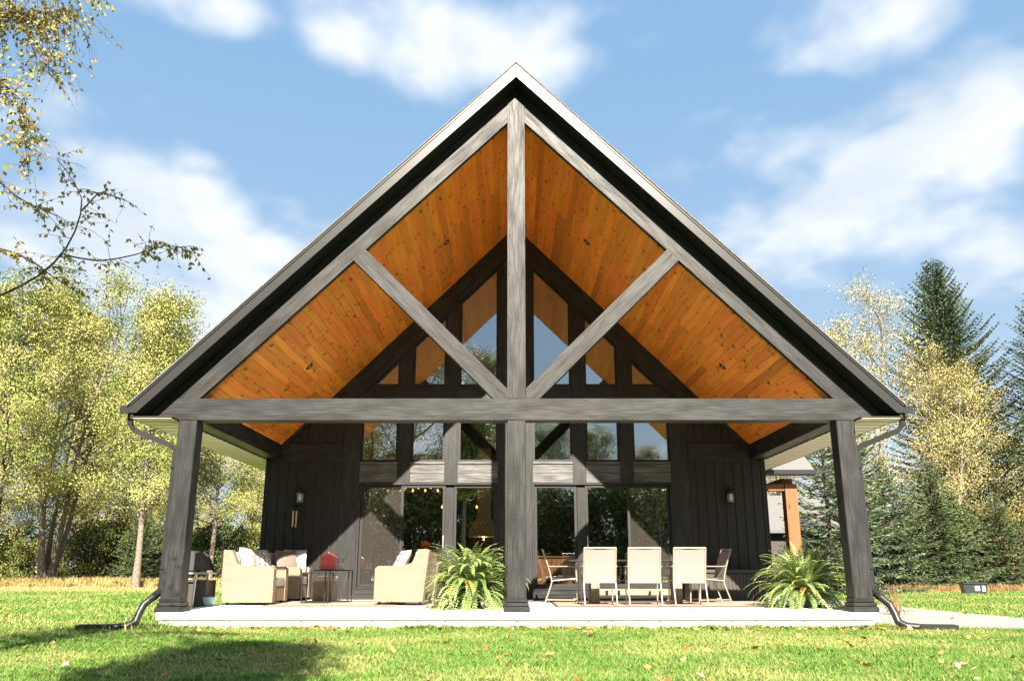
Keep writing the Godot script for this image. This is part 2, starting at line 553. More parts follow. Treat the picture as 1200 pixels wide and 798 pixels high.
# ---------------------------------------------------------------- setting: ground, slab, path
func ground() -> void:
	var m := mat(Color(1, 1, 1), 1.0)
	m.albedo_texture = noise_tex(1024, 1024, 0.012, 6, [[0.0, lin(0.10, 0.13, 0.022)], [0.42, lin(0.14, 0.19, 0.03)], [0.6, lin(0.21, 0.24, 0.05)], [0.8, lin(0.27, 0.25, 0.08)], [1.0, lin(0.30, 0.24, 0.10)]], 101)
	m.uv1_triplanar = true; m.uv1_world_triplanar = true; m.uv1_scale = Vector3(0.16, 0.16, 0.16)
	var b := MB.new()
	var xs := [-600.0, -120.0, -60.0, -30.0, -15.0, 0.0, 15.0, 30.0, 60.0, 120.0, 600.0]
	for i in 10:
		for j in 10:
			b.quad(Vector3(xs[i], 0, xs[j + 1]), Vector3(xs[i + 1], 0, xs[j + 1]), Vector3(xs[i + 1], 0, xs[j]), Vector3(xs[i], 0, xs[j]))
	tag(part("ground", b.done(), m, self), "", "", "", "structure")
	# forest floor under the trees
	var lf := mat(Color(1, 1, 1), 1.0)
	lf.albedo_texture = noise_tex(512, 512, 0.05, 5, [[0.0, lin(0.05, 0.04, 0.02)], [0.5, lin(0.14, 0.10, 0.045)], [1.0, lin(0.30, 0.20, 0.09)]], 103)
	lf.uv1_triplanar = true; lf.uv1_world_triplanar = true; lf.uv1_scale = Vector3(0.3, 0.3, 0.3)
	var p := MB.new()
	p.poly([Vector3(-90, 0.006, -26), Vector3(-15, 0.006, -27.5), Vector3(-4, 0.006, -27), Vector3(12, 0.006, -19.5), Vector3(30, 0.006, -17), Vector3(90, 0.006, -16), Vector3(90, 0.006, -110), Vector3(-90, 0.006, -110)], [Vector2(), Vector2(), Vector2(), Vector2(), Vector2(), Vector2(), Vector2(), Vector2()])
	tag(part("forest_floor", p.done(), lf, self), "", "", "", "structure")
	# porch slab: a slab over a recessed course of blocks
	var slab := Node3D.new(); slab.name = "porch_slab"; add_child(slab)
	tag(slab, "", "", "", "structure")
	for k in 3:   # saw-cut into bays
		var x0: float = [-5.26, -1.75, 1.76][k]; var x1: float = [-1.755, 1.755, 5.26][k]
		boxpart("slab_bay", Vector3(x0, 0.14, -5.0), Vector3(x1, SLAB, 0.06), M.concrete, slab, 0.008)
	var bl := boxm(Vector3(1.036, 0.2, 0.3), 0.006)
	for k in 10:
		part("block", bl, M.concrete, slab, Vector3(-4.70 + k * 1.0445, 0.026, -0.12))
	var edge := boxm(Vector3(0.3, 0.2, 1.28), 0.006)
	for sx in [-1, 1]:
		for k in 4:
			part("block", edge, M.concrete, slab, Vector3(sx * 5.075, 0.026, -0.92 - k * 1.29))
	# concrete walk along the side of the house, rounding off towards the drive
	var outline := [[5.43, 0.0], [6.3, 0.14], [7.2, 0.24], [8.6, 0.32], [10.2, 0.25], [11.6, -0.2], [13.5, -1.1], [12.6, -2.2], [10.9, -1.75], [9.7, -1.9], [8.95, -2.6], [8.66, -3.8], [8.6, -6.0], [8.6, -13.0], [5.43, -13.0]]
	var pb := MB.new()
	var flat := []
	for q in outline: flat.append([q[0], -q[1]])
	pb.prism(pv(flat), -0.06, 0.035)
	tag(part("path", pb.done(), M.walk, self, Vector3.ZERO, Basis(Vector3.RIGHT, -PI / 2)), "", "", "", "structure")

# ---------------------------------------------------------------- the house
func gable(x: float, c: float) -> float:
	return c - absf(x)

func house() -> void:
	var h := thing("timber_frame_house", "black timber-framed house with steep gable roof and orange pine porch ceiling", "house")
	# posts with stacked base trim
	for x: float in [-5.10, 0.0, 5.10]:
		var p := boxpart("post", Vector3(x - 0.142, SLAB, -0.284), Vector3(x + 0.142, 3.085, 0.0), M.timber, h, 0.008)
		for k in 3:
			var e: float = [0.052, 0.034, 0.014][k]
			var y0: float = [0.0, 0.075, 0.135][k]; var y1: float = [0.075, 0.135, 0.20][k]
			part("base_trim", boxm(Vector3(0.284 + 2 * e, y1 - y0, 0.284 + 2 * e), 0.012), M.timber, p, Vector3(0, SLAB + (y0 + y1) * 0.5 - 1.6675, 0))
	# front truss
	prismpart("tie_beam", [[-5.633, 3.087], [5.633, 3.087], [5.295, 3.425], [-5.295, 3.425]], -0.283, 0.004, M.timber, h)
	prismpart("king_post", [[-0.145, 3.426], [0.145, 3.426], [0.145, 8.575], [0.0, 8.72], [-0.145, 8.575]], -0.2, 0.012, M.timber, h, Vector2(0, 1))
	for s: float in [-1.0, 1.0]:
		prismpart("rafter", [[s * 0.147, 8.575], [s * 5.294, 3.426], [s * 4.957, 3.426], [s * 0.147, 8.236]], -0.09, 0.0, M.timber, h, Vector2(s, -1).normalized())
		prismpart("brace", [[s * 0.149, 3.588], [s * 0.149, 3.427], [s * 0.362, 3.427], [s * 2.659, 5.724], [s * 2.473, 5.910]], -0.17, 0.006, M.timber, h, Vector2(s, 1).normalized())
		boxpart("side_beam", Vector3(s * 4.965, 3.087, -0.285), Vector3(s * 5.235, 3.40, WZ + 0.02), M.timber, h, 0.006)
	# ceiling of tongue-and-groove pine, one board at a time
	var pw := 0.1395
	var n_rows := 51
	var lengths := [1.5, 2.1, 2.7, 3.3]
	var shapes := {}
	for li in 4:
		for k in 7:
			var b := MB.new()
			b.off = Vector2(rng.randf() * 3.0, (k * 0.1423 + li * 0.037) * 6.5)
			var tn := 1.0 - 0.42 * pow(rng.randf(), 1.6)
			b.col = Color(tn, tn * rng.randf_range(0.84, 1.10), tn * rng.randf_range(0.8, 1.1))
			shapes[[li, k]] = plank_mesh(b, lengths[li] - 0.002, pw)
	for s: float in [-1.0, 1.0]:
		var cl := prismpart("porch_ceiling", [[s * 0.002, CEIL + 0.045], [s * 0.002, CEIL + 0.065], [s * 5.2, CEIL - 5.2 + 0.065], [s * 5.2, CEIL - 5.2 + 0.045]], WZ, -0.095, M.black, h)
		var along := Vector3(s, -1, 0).normalized()     # down the slope
		var nrm := Vector3(-s, -1, 0).normalized()      # out of the ceiling, downwards
		for r in n_rows:
			var d := (r + 0.5) * pw + 0.008
			var z := -0.092
			var first := true
			while z > WZ + 0.01:
				var li := rng.randi_range(0, 3)
				var left := z - WZ
				if first and rng.randf() < 0.5: li = rng.randi_range(0, 1)
				first = false
				var ln: float = lengths[li]
				if ln > left or left - ln < 0.3: ln = left
				var at := Vector3(0, CEIL, 0) + along * d + Vector3(0, 0, z - ln * 0.5)
				var bas := Basis(Vector3(0, 0, -1) * s, -nrm, along) # u along z
				var sc: float = ln / lengths[li]
				part("plank", shapes[[li, rng.randi_range(0, 6)]], M.pine, cl, at - nrm * 0.0, Basis(bas.x * sc, bas.y, bas.z))
				z -= ln
	# roof
	var rf := prismpart("roof", [[-5.87, 8.945 - 5.87], [0, 8.945], [5.87, 8.945 - 5.87], [5.87, 9.155 - 5.87], [0, 9.155], [-5.87, 9.155 - 5.87]], -16.0, 0.284, M.black, h)
	for s: float in [-1.0, 1.0]:
		prismpart("fascia", [[s * 0.002, 8.925], [s * 5.78, 3.145], [s * 5.885, 3.145], [s * 5.885, 3.235], [s * 0.002, 9.118]], 0.285, 0.318, M.fascia, rf, Vector2(s, -1).normalized())
		prismpart("fascia_trim", [[s * 0.002, 9.119], [s * 5.888, 3.233], [s * 5.888, 3.278], [s * 0.002, 9.164]], 0.286, 0.333, M.fascia, rf, Vector2(s, -1).normalized())
		prismpart("shingle_sheet", [[s * 0.001, 9.166], [s * 5.92, 3.247], [s * 5.92, 3.275], [s * 0.001, 9.194]], -16.02, 0.35, M.shingle, rf, Vector2(s, -1).normalized())
		prismpart("gable_soffit", [[s * 0.002, 8.94], [s * 5.79, 3.152], [s * 5.79, 3.137], [s * 0.002, 8.925]], -0.04, 0.283, M.black_metal, rf, Vector2(s, -1).normalized())
		prismpart("gable_frieze", [[s * 0.004, 8.60], [s * 5.50, 3.104], [s * 5.825, 3.104], [s * 0.004, 8.928]], -0.14, -0.092, M.siding, rf, Vector2(s, -1).normalized())
		# eave soffit in narrow ribbed panels
		var so := boxpart("soffit", Vector3(s * 5.24, 3.085, 0.28), Vector3(s * 5.86, 3.095, -15.5), M.resin, h)
		var lath := boxm(Vector3(0.60, 0.016, 0.272), 0.008)
		for k in 50:
			part("soffit_panel", lath, M.soffit, so, Vector3(0, -0.022, 7.89 - 0.15 - k * 0.305))
		var strip := boxm(Vector3(0.60, 0.014, 0.026))  # dark flush strips stand in for the shade in the panel grooves
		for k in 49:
			part("groove_shade_strip", strip, M.resin, so, Vector3(0, -0.022, 7.89 - 0.15 - (k + 0.5) * 0.305))
		boxpart("soffit_edge", Vector3(s * 5.845, 3.06, 0.284), Vector3(s * 5.875, 3.084, -15.5), M.gutter, h)
		# gutter: an open channel
		var g := MB.new()
		g.prism(pv([[s * 5.892, 3.14], [s * 5.98, 3.14], [s * 6.03, 3.19], [s * 6.03, 3.25], [s * 6.015, 3.25], [s * 6.015, 3.195], [s * 5.975, 3.155], [s * 5.907, 3.155], [s * 5.907, 3.25], [s * 5.892, 3.25]]), -15.9, 0.3)
		var gu := part("gutter", g.done(), M.gutter, h)
		boxpart("end_cap", Vector3(s * 5.89, 3.138, 0.301), Vector3(s * 6.033, 3.253, 0.31), M.gutter, gu)
		# downspout down the outer side of the corner post
		var z0 := -0.13
		var dn := rect_pipe([Vector3(s * 5.92, 3.15, 0.16), Vector3(s * 5.92, 3.0, 0.15), Vector3(s * 5.85, 2.90, 0.12), Vector3(s * 5.36, 2.70, z0 + 0.02), Vector3(s * 5.29, 2.62, z0), Vector3(s * 5.29, 0.66, z0)], 0.075, 0.055)
		var dp := part("downspout", dn, M.gutter, h)
		boxpart("strap", Vector3(s * 5.24, 2.36, z0 - 0.05), Vector3(s * 5.335, 2.39, z0 + 0.047), M.gutter, dp)
		boxpart("strap", Vector3(s * 5.24, 0.86, z0 - 0.05), Vector3(s * 5.335, 0.89, z0 + 0.047), M.gutter, dp)
		# ribbed flexible end that runs out onto the lawn
		var fx := [Vector3(s * 5.29, 0.70, z0), Vector3(s * 5.29, 0.56, z0), Vector3(s * 5.33, 0.46, 0.04), Vector3(s * 5.42, 0.36, 0.12), Vector3(s * 5.45, 0.24, 0.18), Vector3(s * 5.47, 0.13, 0.22), Vector3(s * 5.55, 0.075, 0.28), Vector3(s * 5.72, 0.06, 0.34)]
		var fc := Curve3D.new()
		for q in fx: fc.add_point(q)
		for i in range(1, fx.size() - 1):
			var dd: Vector3 = (fx[i + 1] - fx[i - 1]) / 6.0
			fc.set_point_in(i, -dd); fc.set_point_out(i, dd)
		var pth := []; var rad := []
		var fl := fc.get_baked_length()
		for i in 121:
			pth.append(fc.sample_baked(fl * i / 120.0)); rad.append(0.052 + 0.007 * sin(i * PI * 0.5))
		var ft := MB.new(); ft.tube(pth, rad, 12)
		part("flexible_spout", ft.done(), M.plastic_black, dp)
		var tr := MB.new()
		var ax := Basis(Vector3.UP, -s * 0.22)
		tr.box(Vector3.ZERO, Vector3(0.5, 0.02, 0.17), 0.004, ax)
		for q: float in [-1.0, 1.0]:
			tr.box(ax * Vector3(0, 0.025, q * 0.078), Vector3(0.5, 0.05, 0.016), 0.004, ax)
		part("splash_tray", tr.done(), M.plastic_black, dp, Vector3(s * 5.95, 0.055, 0.39))
	house_wall(h)

func rect_pipe(path: Array, a: float, b: float) -> ArrayMesh:
	var m := MB.new()
	var rings := []
	for i in path.size():
		var d: Vector3 = (path[mini(i + 1, path.size() - 1)] - path[maxi(i - 1, 0)]).normalized()
		var x := d.cross(Vector3(0, 0.2, 1)).normalized(); var y := x.cross(d).normalized()
		rings.append([path[i] + x * a * 0.5 + y * b * 0.5, path[i] - x * a * 0.5 + y * b * 0.5, path[i] - x * a * 0.5 - y * b * 0.5, path[i] + x * a * 0.5 - y * b * 0.5])
	for i in path.size() - 1:
		for k in 4:
			m.quad(rings[i][(k + 1) % 4], rings[i][k], rings[i + 1][k], rings[i + 1][(k + 1) % 4])
	return m.done()

func plank_mesh(b: MB, ln: float, w: float) -> ArrayMesh:   # a board, bevelled along its long edges; x along, z across, face towards -y
	var hl := ln * 0.5; var hw := w * 0.5 - 0.0006; var bv := 0.006; var e := 0.0015
	var f0 := Vector2(-hl, -hw); var sg := b.off
	b.off = Vector2.ZERO
	var q := func(x: float, y: float, z: float) -> Vector3: return Vector3(x, y, z)
	var face := [q.call(-hl + e, 0, -hw + bv), q.call(hl - e, 0, -hw + bv), q.call(hl - e, 0, hw - bv), q.call(-hl + e, 0, hw - bv)]
	var uvs := []
	for p: Vector3 in face: uvs.append(Vector2(p.x, p.z) + sg)
	b.poly(face, uvs)
	for s: float in [-1.0, 1.0]:
		var sl := [q.call(-hl + e, 0, s * (hw - bv)), q.call(hl - e, 0, s * (hw - bv)), q.call(hl, 0.006, s * hw), q.call(-hl, 0.006, s * hw)]
		var u := []
		for p: Vector3 in sl: u.append(Vector2(p.x, p.z) + sg)
		if s < 0: sl.reverse(); u.reverse()
		b.poly(sl, u)
		var sd := [q.call(-hl, 0.006, s * hw), q.call(hl, 0.006, s * hw), q.call(hl, 0.02, s * hw), q.call(-hl, 0.02, s * hw)]
		if s < 0: sd.reverse()
		b.poly(sd, u)
		var en := [q.call(s * (hl - e), 0, -hw + bv), q.call(s * hl, 0.006, -hw), q.call(s * hl, 0.02, -hw), q.call(s * hl, 0.02, hw), q.call(s * hl, 0.006, hw), q.call(s * (hl - e), 0, hw - bv)]
		var eu := []
		for p: Vector3 in en: eu.append(Vector2(p.x, p.z) + sg)
		if s < 0: en.reverse(); eu.reverse()
		b.poly(en, eu)
	b.poly([q.call(-hl, 0.02, hw), q.call(hl, 0.02, hw), q.call(hl, 0.02, -hw), q.call(-hl, 0.02, -hw)], uvs)
	return b.done()

func house_wall(h: Node3D) -> void:
	var z := WZ
	var wall := prismpart("gable_wall", [[-0.35, 0.25], [0.35, 0.25], [0.35, CEIL - 0.56], [-0.35, CEIL - 0.56]], z - 0.13, z - 0.06, M.trim, h, Vector2(0, 1))
	var cols := [[0.37, 1.215], [1.5, 2.22], [2.5, 3.29]]
	# centre pilaster
	prismpart("pilaster", [[-0.345, 0.25], [0.345, 0.25], [0.345, 7.44], [0, 7.785], [-0.345, 7.44]], z - 0.055, z + 0.0, M.trim, wall, Vector2(0, 1))
	for s: float in [-1.0, 1.0]:
		# sloping frieze under the ceiling
		prismpart("frieze_board", [[s * 0.001, CEIL + 0.03], [s * 3.66, CEIL - 3.63], [s * 3.66, 7.80 - 3.66], [s * 0.001, 7.80]], z - 0.14, z + 0.03, M.trim, wall, Vector2(s, -1).normalized())
		prismpart("frieze_board", [[s * 3.661, CEIL + 0.03 - 3.661], [s * 5.2, CEIL - 5.17], [s * 5.2, CEIL - 5.30], [s * 3.661, CEIL - 0.10 - 3.661]], z - 0.14, z + 0.028, M.trim, wall, Vector2(s, -1).normalized())
		for k in 3:
			var x0: float = [1.215, 2.22, 3.29][k]; var x1: float = [1.5, 2.5, 3.66][k]
			var bot: float = 2.6 if k < 2 else 0.25
			prismpart("mullion_board", [[s * x0, bot], [s * x1, bot], [s * x1, 7.799 - x1], [s * x0, 7.799 - x0]], z - 0.13, z - 0.002, M.trim, wall, Vector2(0, 1))
		# jamb beside the pilaster so that no gap is left
		prismpart("mullion_board", [[s * 0.346, 2.6], [s * 0.37, 2.6], [s * 0.37, 7.43], [s * 0.346, 7.453]], z - 0.13, z - 0.012, M.trim, wall, Vector2(0, 1))
		for c in cols:
			boxpart("header_board", Vector3(s * c[0], 2.80, z - 0.13), Vector3(s * c[1], 2.985, z - 0.012), M.greyish, wall, 0.004)
			boxpart("header_board", Vector3(s * c[0], 2.602, z - 0.13), Vector3(s * c[1], 2.797, z - 0.016), M.greyish, wall, 0.004)
			boxpart("window_ledge", Vector3(s * c[0], 2.988, z - 0.13), Vector3(s * c[1], 3.037, z + 0.014), M.greyish, wall, 0.006)
			var top: float = minf(4.675, 7.799 - (c[0] if c[1] < 3.2 else 3.12))
			boxpart("spandrel_board", Vector3(s * c[0], 4.22, z - 0.13), Vector3(s * c[1], 4.675 if c[1] < 3.2 else 4.50, z - 0.016), M.trim, wall, 0.004)
			# lower window
			window(h, [[c[0], 3.04], [c[1], 3.04], [c[1], 4.217], [c[0], 4.217]], s, z)
			# upper window under the slope
			if c[1] < 3.2:
				window(h, [[c[0], 4.678], [c[1], 4.678], [c[1], 7.797 - c[1]], [c[0], 7.797 - c[0]]], s, z)
			else:
				window(h, [[2.503, 4.678], [3.117, 4.678], [2.503, 5.292]], s, z)
				prismpart("spandrel_board", [[s * 2.5, 4.502], [s * 3.288, 4.502], [s * 3.12, 4.674], [s * 2.5, 4.674]], z - 0.13, z - 0.016, M.trim, wall)
		# siding: backing and one upright board after another
		prismpart("sheathing", [[s * 3.661, 0.25], [s * 5.24, 0.25], [s * 5.24, CEIL - 5.24], [s * 3.661, CEIL - 3.661]], z - 0.13, z - 0.03, M.siding, wall)
		var w := 0.196
		var x := 3.664
		while x < 5.2:
			var x1 := minf(x + w, 5.238)
			for lev in 2:
				var lo: float = [0.27, 3.425][lev]; var hi: float = [3.035, 0.0][lev]
				var t0: float = hi if lev == 0 else CEIL - 0.09 - x
				var t1: float = hi if lev == 0 else CEIL - 0.09 - x1
				if t0 < lo + 0.05: continue
				var b := MB.new(); b.seed_off = rng.randf()
				var fl := x1 - 0.045
				b.prism(pv([[s * (x + 0.003), lo], [s * fl, lo], [s * fl, maxf(t1, lo + 0.01)], [s * (x + 0.003), t0]]), z - 0.029, z - 0.012, Vector2(0, 1))
				b.prism(pv([[s * (fl + 0.0005), lo], [s * x1, lo], [s * x1, maxf(t1, lo + 0.01)], [s * (fl + 0.0005), maxf(t1, lo + 0.01)]]), z - 0.029, z + 0.010, Vector2(0, 1))
				part("siding_board", b.done(), M.siding, wall)
			x += w
		boxpart("corner_board", Vector3(s * 5.241, 0.25, z - 0.13), Vector3(s * 5.27, 3.06, z + 0.012), M.trim, wall, 0.003)
		boxpart("belt_board", Vector3(s * 3.664, 3.037, z - 0.028), Vector3(s * 4.955, 3.423, z + 0.035), M.trim, wall, 0.006)
		sliding_door(h, s, z)
		# side wall, roof over the rooms behind
		var sw := boxpart("side_wall", Vector3(s * 5.13, 0.0, z - 0.14), Vector3(s * 5.25, 3.07, -15.4), M.siding, h)
		prismpart("room_ceiling", [[s * 0.002, CEIL + 0.02], [s * 5.2, CEIL - 5.2 + 0.02], [s * 5.2, CEIL - 5.2 + 0.1], [s * 0.002, CEIL + 0.1]], -15.4, z - 0.131, M.plaster, h)
	prismpart("rear_wall", [[-5.25, 0], [5.25, 0], [5.25, 3.2], [0, CEIL + 0.09], [-5.25, 3.2]], -15.5, -15.4, M.siding, h)
	boxpart("room_floor", Vector3(-5.12, 0.02, -15.39), Vector3(5.12, 0.44, z - 0.135), M.oak_floor, h)

func window(h: Node3D, pts: Array, s: float, z: float) -> void:
	var p := pv(pts)
	for i in p.size(): p[i].x *= s
	var inner: Array = Geometry2D.offset_polygon(p, -0.045)
	var q: PackedVector2Array = inner[0]
	var ring := MB.new(); ring.seed_off = rng.randf()
	# one bar on each side of the opening
	for i in p.size():
		var a := p[i]; var b := p[(i + 1) % p.size()]
		var ia := near(q, a); var ib := near(q, b)
		ring.prism(PackedVector2Array([a, b, ib, ia]), z - 0.11, z - 0.04, (b - a).normalized())
	var w := part("window", ring.done(), M.black, h)
	var g := MB.new()
	g.prism(q, z - 0.083, z - 0.075)
	part("pane", g.done(), M.glass, w)

func near(q: PackedVector2Array, a: Vector2) -> Vector2:
	var best := q[0]
	for k in q:
		if k.distance_to(a) < best.distance_to(a): best = k
	return best

func frame_rect(m: MB, x0: float, x1: float, y0: float, y1: float, w: float, z0: float, z1: float) -> void:
	var zc := (z0 + z1) * 0.5; var d := absf(z1 - z0)
	m.box(Vector3((x0 + x1) * 0.5, y0 + w * 0.5, zc), Vector3(absf(x1 - x0) - 2 * w, w, d), 0.003)
	m.box(Vector3((x0 + x1) * 0.5, y1 - w * 0.5, zc), Vector3(absf(x1 - x0) - 2 * w, w, d), 0.003)
	var lo := minf(x0, x1); var hi := maxf(x0, x1)
	m.box(Vector3(lo + w * 0.5, (y0 + y1) * 0.5, zc), Vector3(w, y1 - y0, d), 0.003)
	m.box(Vector3(hi - w * 0.5, (y0 + y1) * 0.5, zc), Vector3(w, y1 - y0, d), 0.003)

func sliding_door(h: Node3D, s: float, z: float) -> void:
	var b := MB.new()
	frame_rect(b, s * 0.349, s * 3.288, 0.45, 2.599, 0.045, z - 0.12, z - 0.002)
	b.box(Vector3(s * 1.375, 1.5, z - 0.06), Vector3(0.17, 2.0, 0.11), 0.004)
	var d := part("sliding_door", b.done(), M.trim, h)
	var pan := [[0.396, 1.288, -0.07], [1.462, 2.395, -0.05], [2.34, 3.24, -0.092]]
	for k in 3:
		var f := MB.new()
		frame_rect(f, s * pan[k][0], s * pan[k][1], 0.497, 2.552, 0.058, z + pan[k][2] - 0.018, z + pan[k][2] + 0.018)
		var lf := part("door_leaf", f.done(), M.black, d)
		var g := MB.new()
		g.box(Vector3(s * (pan[k][0] + pan[k][1]) * 0.5, 1.5245, z + pan[k][2]), Vector3(pan[k][1] - pan[k][0] - 0.118, 1.937, 0.006))
		part("pane", g.done(), M.glass, lf)
		if k == 1:
			var hx: float = s * (pan[k][0] + 0.03) 
			var hm := MB.new()
			hm.tube([Vector3(hx, 1.26, z - 0.03), Vector3(hx, 1.27, z + 0.01), Vector3(hx, 1.50, z + 0.01), Vector3(hx, 1.51, z - 0.03)], [0.011, 0.011, 0.011, 0.011], 8)
			part("handle", hm.done(), M.steel, lf)
	# insect screen over the outer leaf
	var sc := MB.new()
	sc.box(Vector3(s * 2.80, 1.5245, z - 0.117), Vector3(0.84, 2.0, 0.002))
	var scm := part("insect_screen", sc.done(), M.screen, d)
	var sf := MB.new()
	frame_rect(sf, s * 2.365, s * 3.238, 0.499, 2.55, 0.026, z - 0.123, z - 0.112)
	part("screen_frame", sf.done(), M.black_metal, scm)
	# sill boards below the door
	for k in 2:
		boxpart("sill_board", Vector3(s * 0.346, 0.255 + k * 0.098, z - 0.13), Vector3(s * 3.288, 0.351 + k * 0.097, z + 0.02), M.trim, d, 0.004)
	if s > 0:
		var st := boxpart("step", Vector3(0.36, 0.252, z + 0.03), Vector3(3.0, 0.44, z + 0.36), M.trim, h)
		for k in 2:
			boxpart("riser_board", Vector3(0.345, 0.256 + k * 0.094, z + 0.361), Vector3(3.015, 0.346 + k * 0.094, z + 0.382), M.timber, st, 0.003).position -= st.position
			boxpart("tread_board", Vector3(0.34, 0.441, z + 0.022 + k * 0.19), Vector3(3.02, 0.463, z + 0.208 + k * 0.19), M.timber, st, 0.003).position -= st.position

# ---------------------------------------------------------------- neighbours of the house
func slope_roof(called: String, x0: float, x1: float, ze: float, zr: float, ye: float, yr: float, parent: Node) -> MeshInstance3D:
	var b := MB.new()   # two slopes with the ridge along x
	var zb := zr - (ze - zr)
	for t in [[ze, zr], [zb, zr]]:
		var a := Vector3(x0, ye, t[0]); var d := Vector3(x1, ye, t[0]); var e := Vector3(x1, yr, t[1]); var f := Vector3(x0, yr, t[1])
		if t[0] > t[1]: b.quad(a, d, e, f)
		else: b.quad(d, a, f, e)
		var dn := Vector3(0, -0.12, 0)
		if t[0] > t[1]:
			b.quad(f + dn, e + dn, d + dn, a + dn); b.quad(a + dn, d + dn, d, a)
		else:
			b.quad(e + dn, f + dn, a + dn, d + dn); b.quad(d + dn, a + dn, a, d)
		b.quad(d + dn, e + dn, e, d); b.quad(f + dn, a + dn, a, f)
	return part(called, b.done(), M.shingle, parent)

func wing_and_garage() -> void:
	var e := thing("entry_porch", "small shingled entry porch with orange cedar post beside the house", "porch")
	boxpart("post", Vector3(6.36, 0.05, -7.32), Vector3(6.64, 2.78, -7.04), M.cedar, e, 0.01)
	boxpart("beam", Vector3(5.30, 2.62, -7.30), Vector3(6.355, 2.78, -7.06), M.cedar, e, 0.01)
	boxpart("beam", Vector3(6.36, 2.785, -7.30), Vector3(6.64, 2.93, -11.4), M.cedar, e, 0.01)
	boxpart("post", Vector3(6.36, 0.05, -11.40), Vector3(6.64, 2.78, -11.12), M.cedar, e, 0.01)
	var rf := slope_roof("roof", 5.27, 7.0, -6.75, -9.2, 3.06, 4.7, e)
	boxpart("gutter", Vector3(5.27, 2.96, -6.74), Vector3(7.02, 3.07, -6.64), M.gutter, e, 0.01)
	prismpart("pediment", [[0, 0], [1, 0], [1, 0.02], [0, 0.02]], -0.01, 0.0, M.soffit, e).transform = Transform3D(Basis(Vector3(1.68, 0, 0), Vector3(0, 0, -4.7), Vector3(0, 1, 0)), Vector3(5.30, 2.935, -6.85))
	boxpart("floor_slab", Vector3(5.28, 0.0, -11.6), Vector3(6.9, 0.12, -6.9), M.concrete, e, 0.01)
	var g := thing("detached_garage", "low grey-roofed garage in the distance behind the cedar post", "garage")
	boxpart("wall", Vector3(8.6, 0, -28), Vector3(13.2, 2.25, -22.4), M.siding, g)
	slope_roof("roof", 8.3, 13.5, -21.9, -25.2, 2.35, 4.0, g)
	for k in 7:
		boxpart("siding_board", Vector3(8.62 + k * 0.655, 0.02, -22.39), Vector3(9.262 + k * 0.655, 2.2, -22.36), M.siding, g)
	boxpart("garage_door", Vector3(10.1, 0.02, -22.355), Vector3(12.6, 2.0, -22.32), M.resin, g, 0.01)

# ---------------------------------------------------------------- rooms behind the glass
func bulb(parent: Node, at: Vector3, r: float, e: float) -> void:
	var b := MB.new()
	b.lathe([Vector2(0.0, -r * 1.5), Vector2(r * 0.7, -r * 1.2), Vector2(r, -r * 0.3), Vector2(r * 0.75, r * 0.6), Vector2(r * 0.35, r * 1.2), Vector2(r * 0.3, r * 1.6), Vector2(0, r * 1.6)], Vector3.ZERO, 12)
	part("bulb", b.done(), M.bulb, parent, at)
	var l := OmniLight3D.new()
	l.name = "bulb_glow"; l.light_color = Color(1.0, 0.75, 0.45); l.light_energy = e; l.light_size = r; l.omni_range = 14.0; l.omni_attenuation = 2.0; l.shadow_enabled = true
	l.position = at
	parent.add_child(l, true)

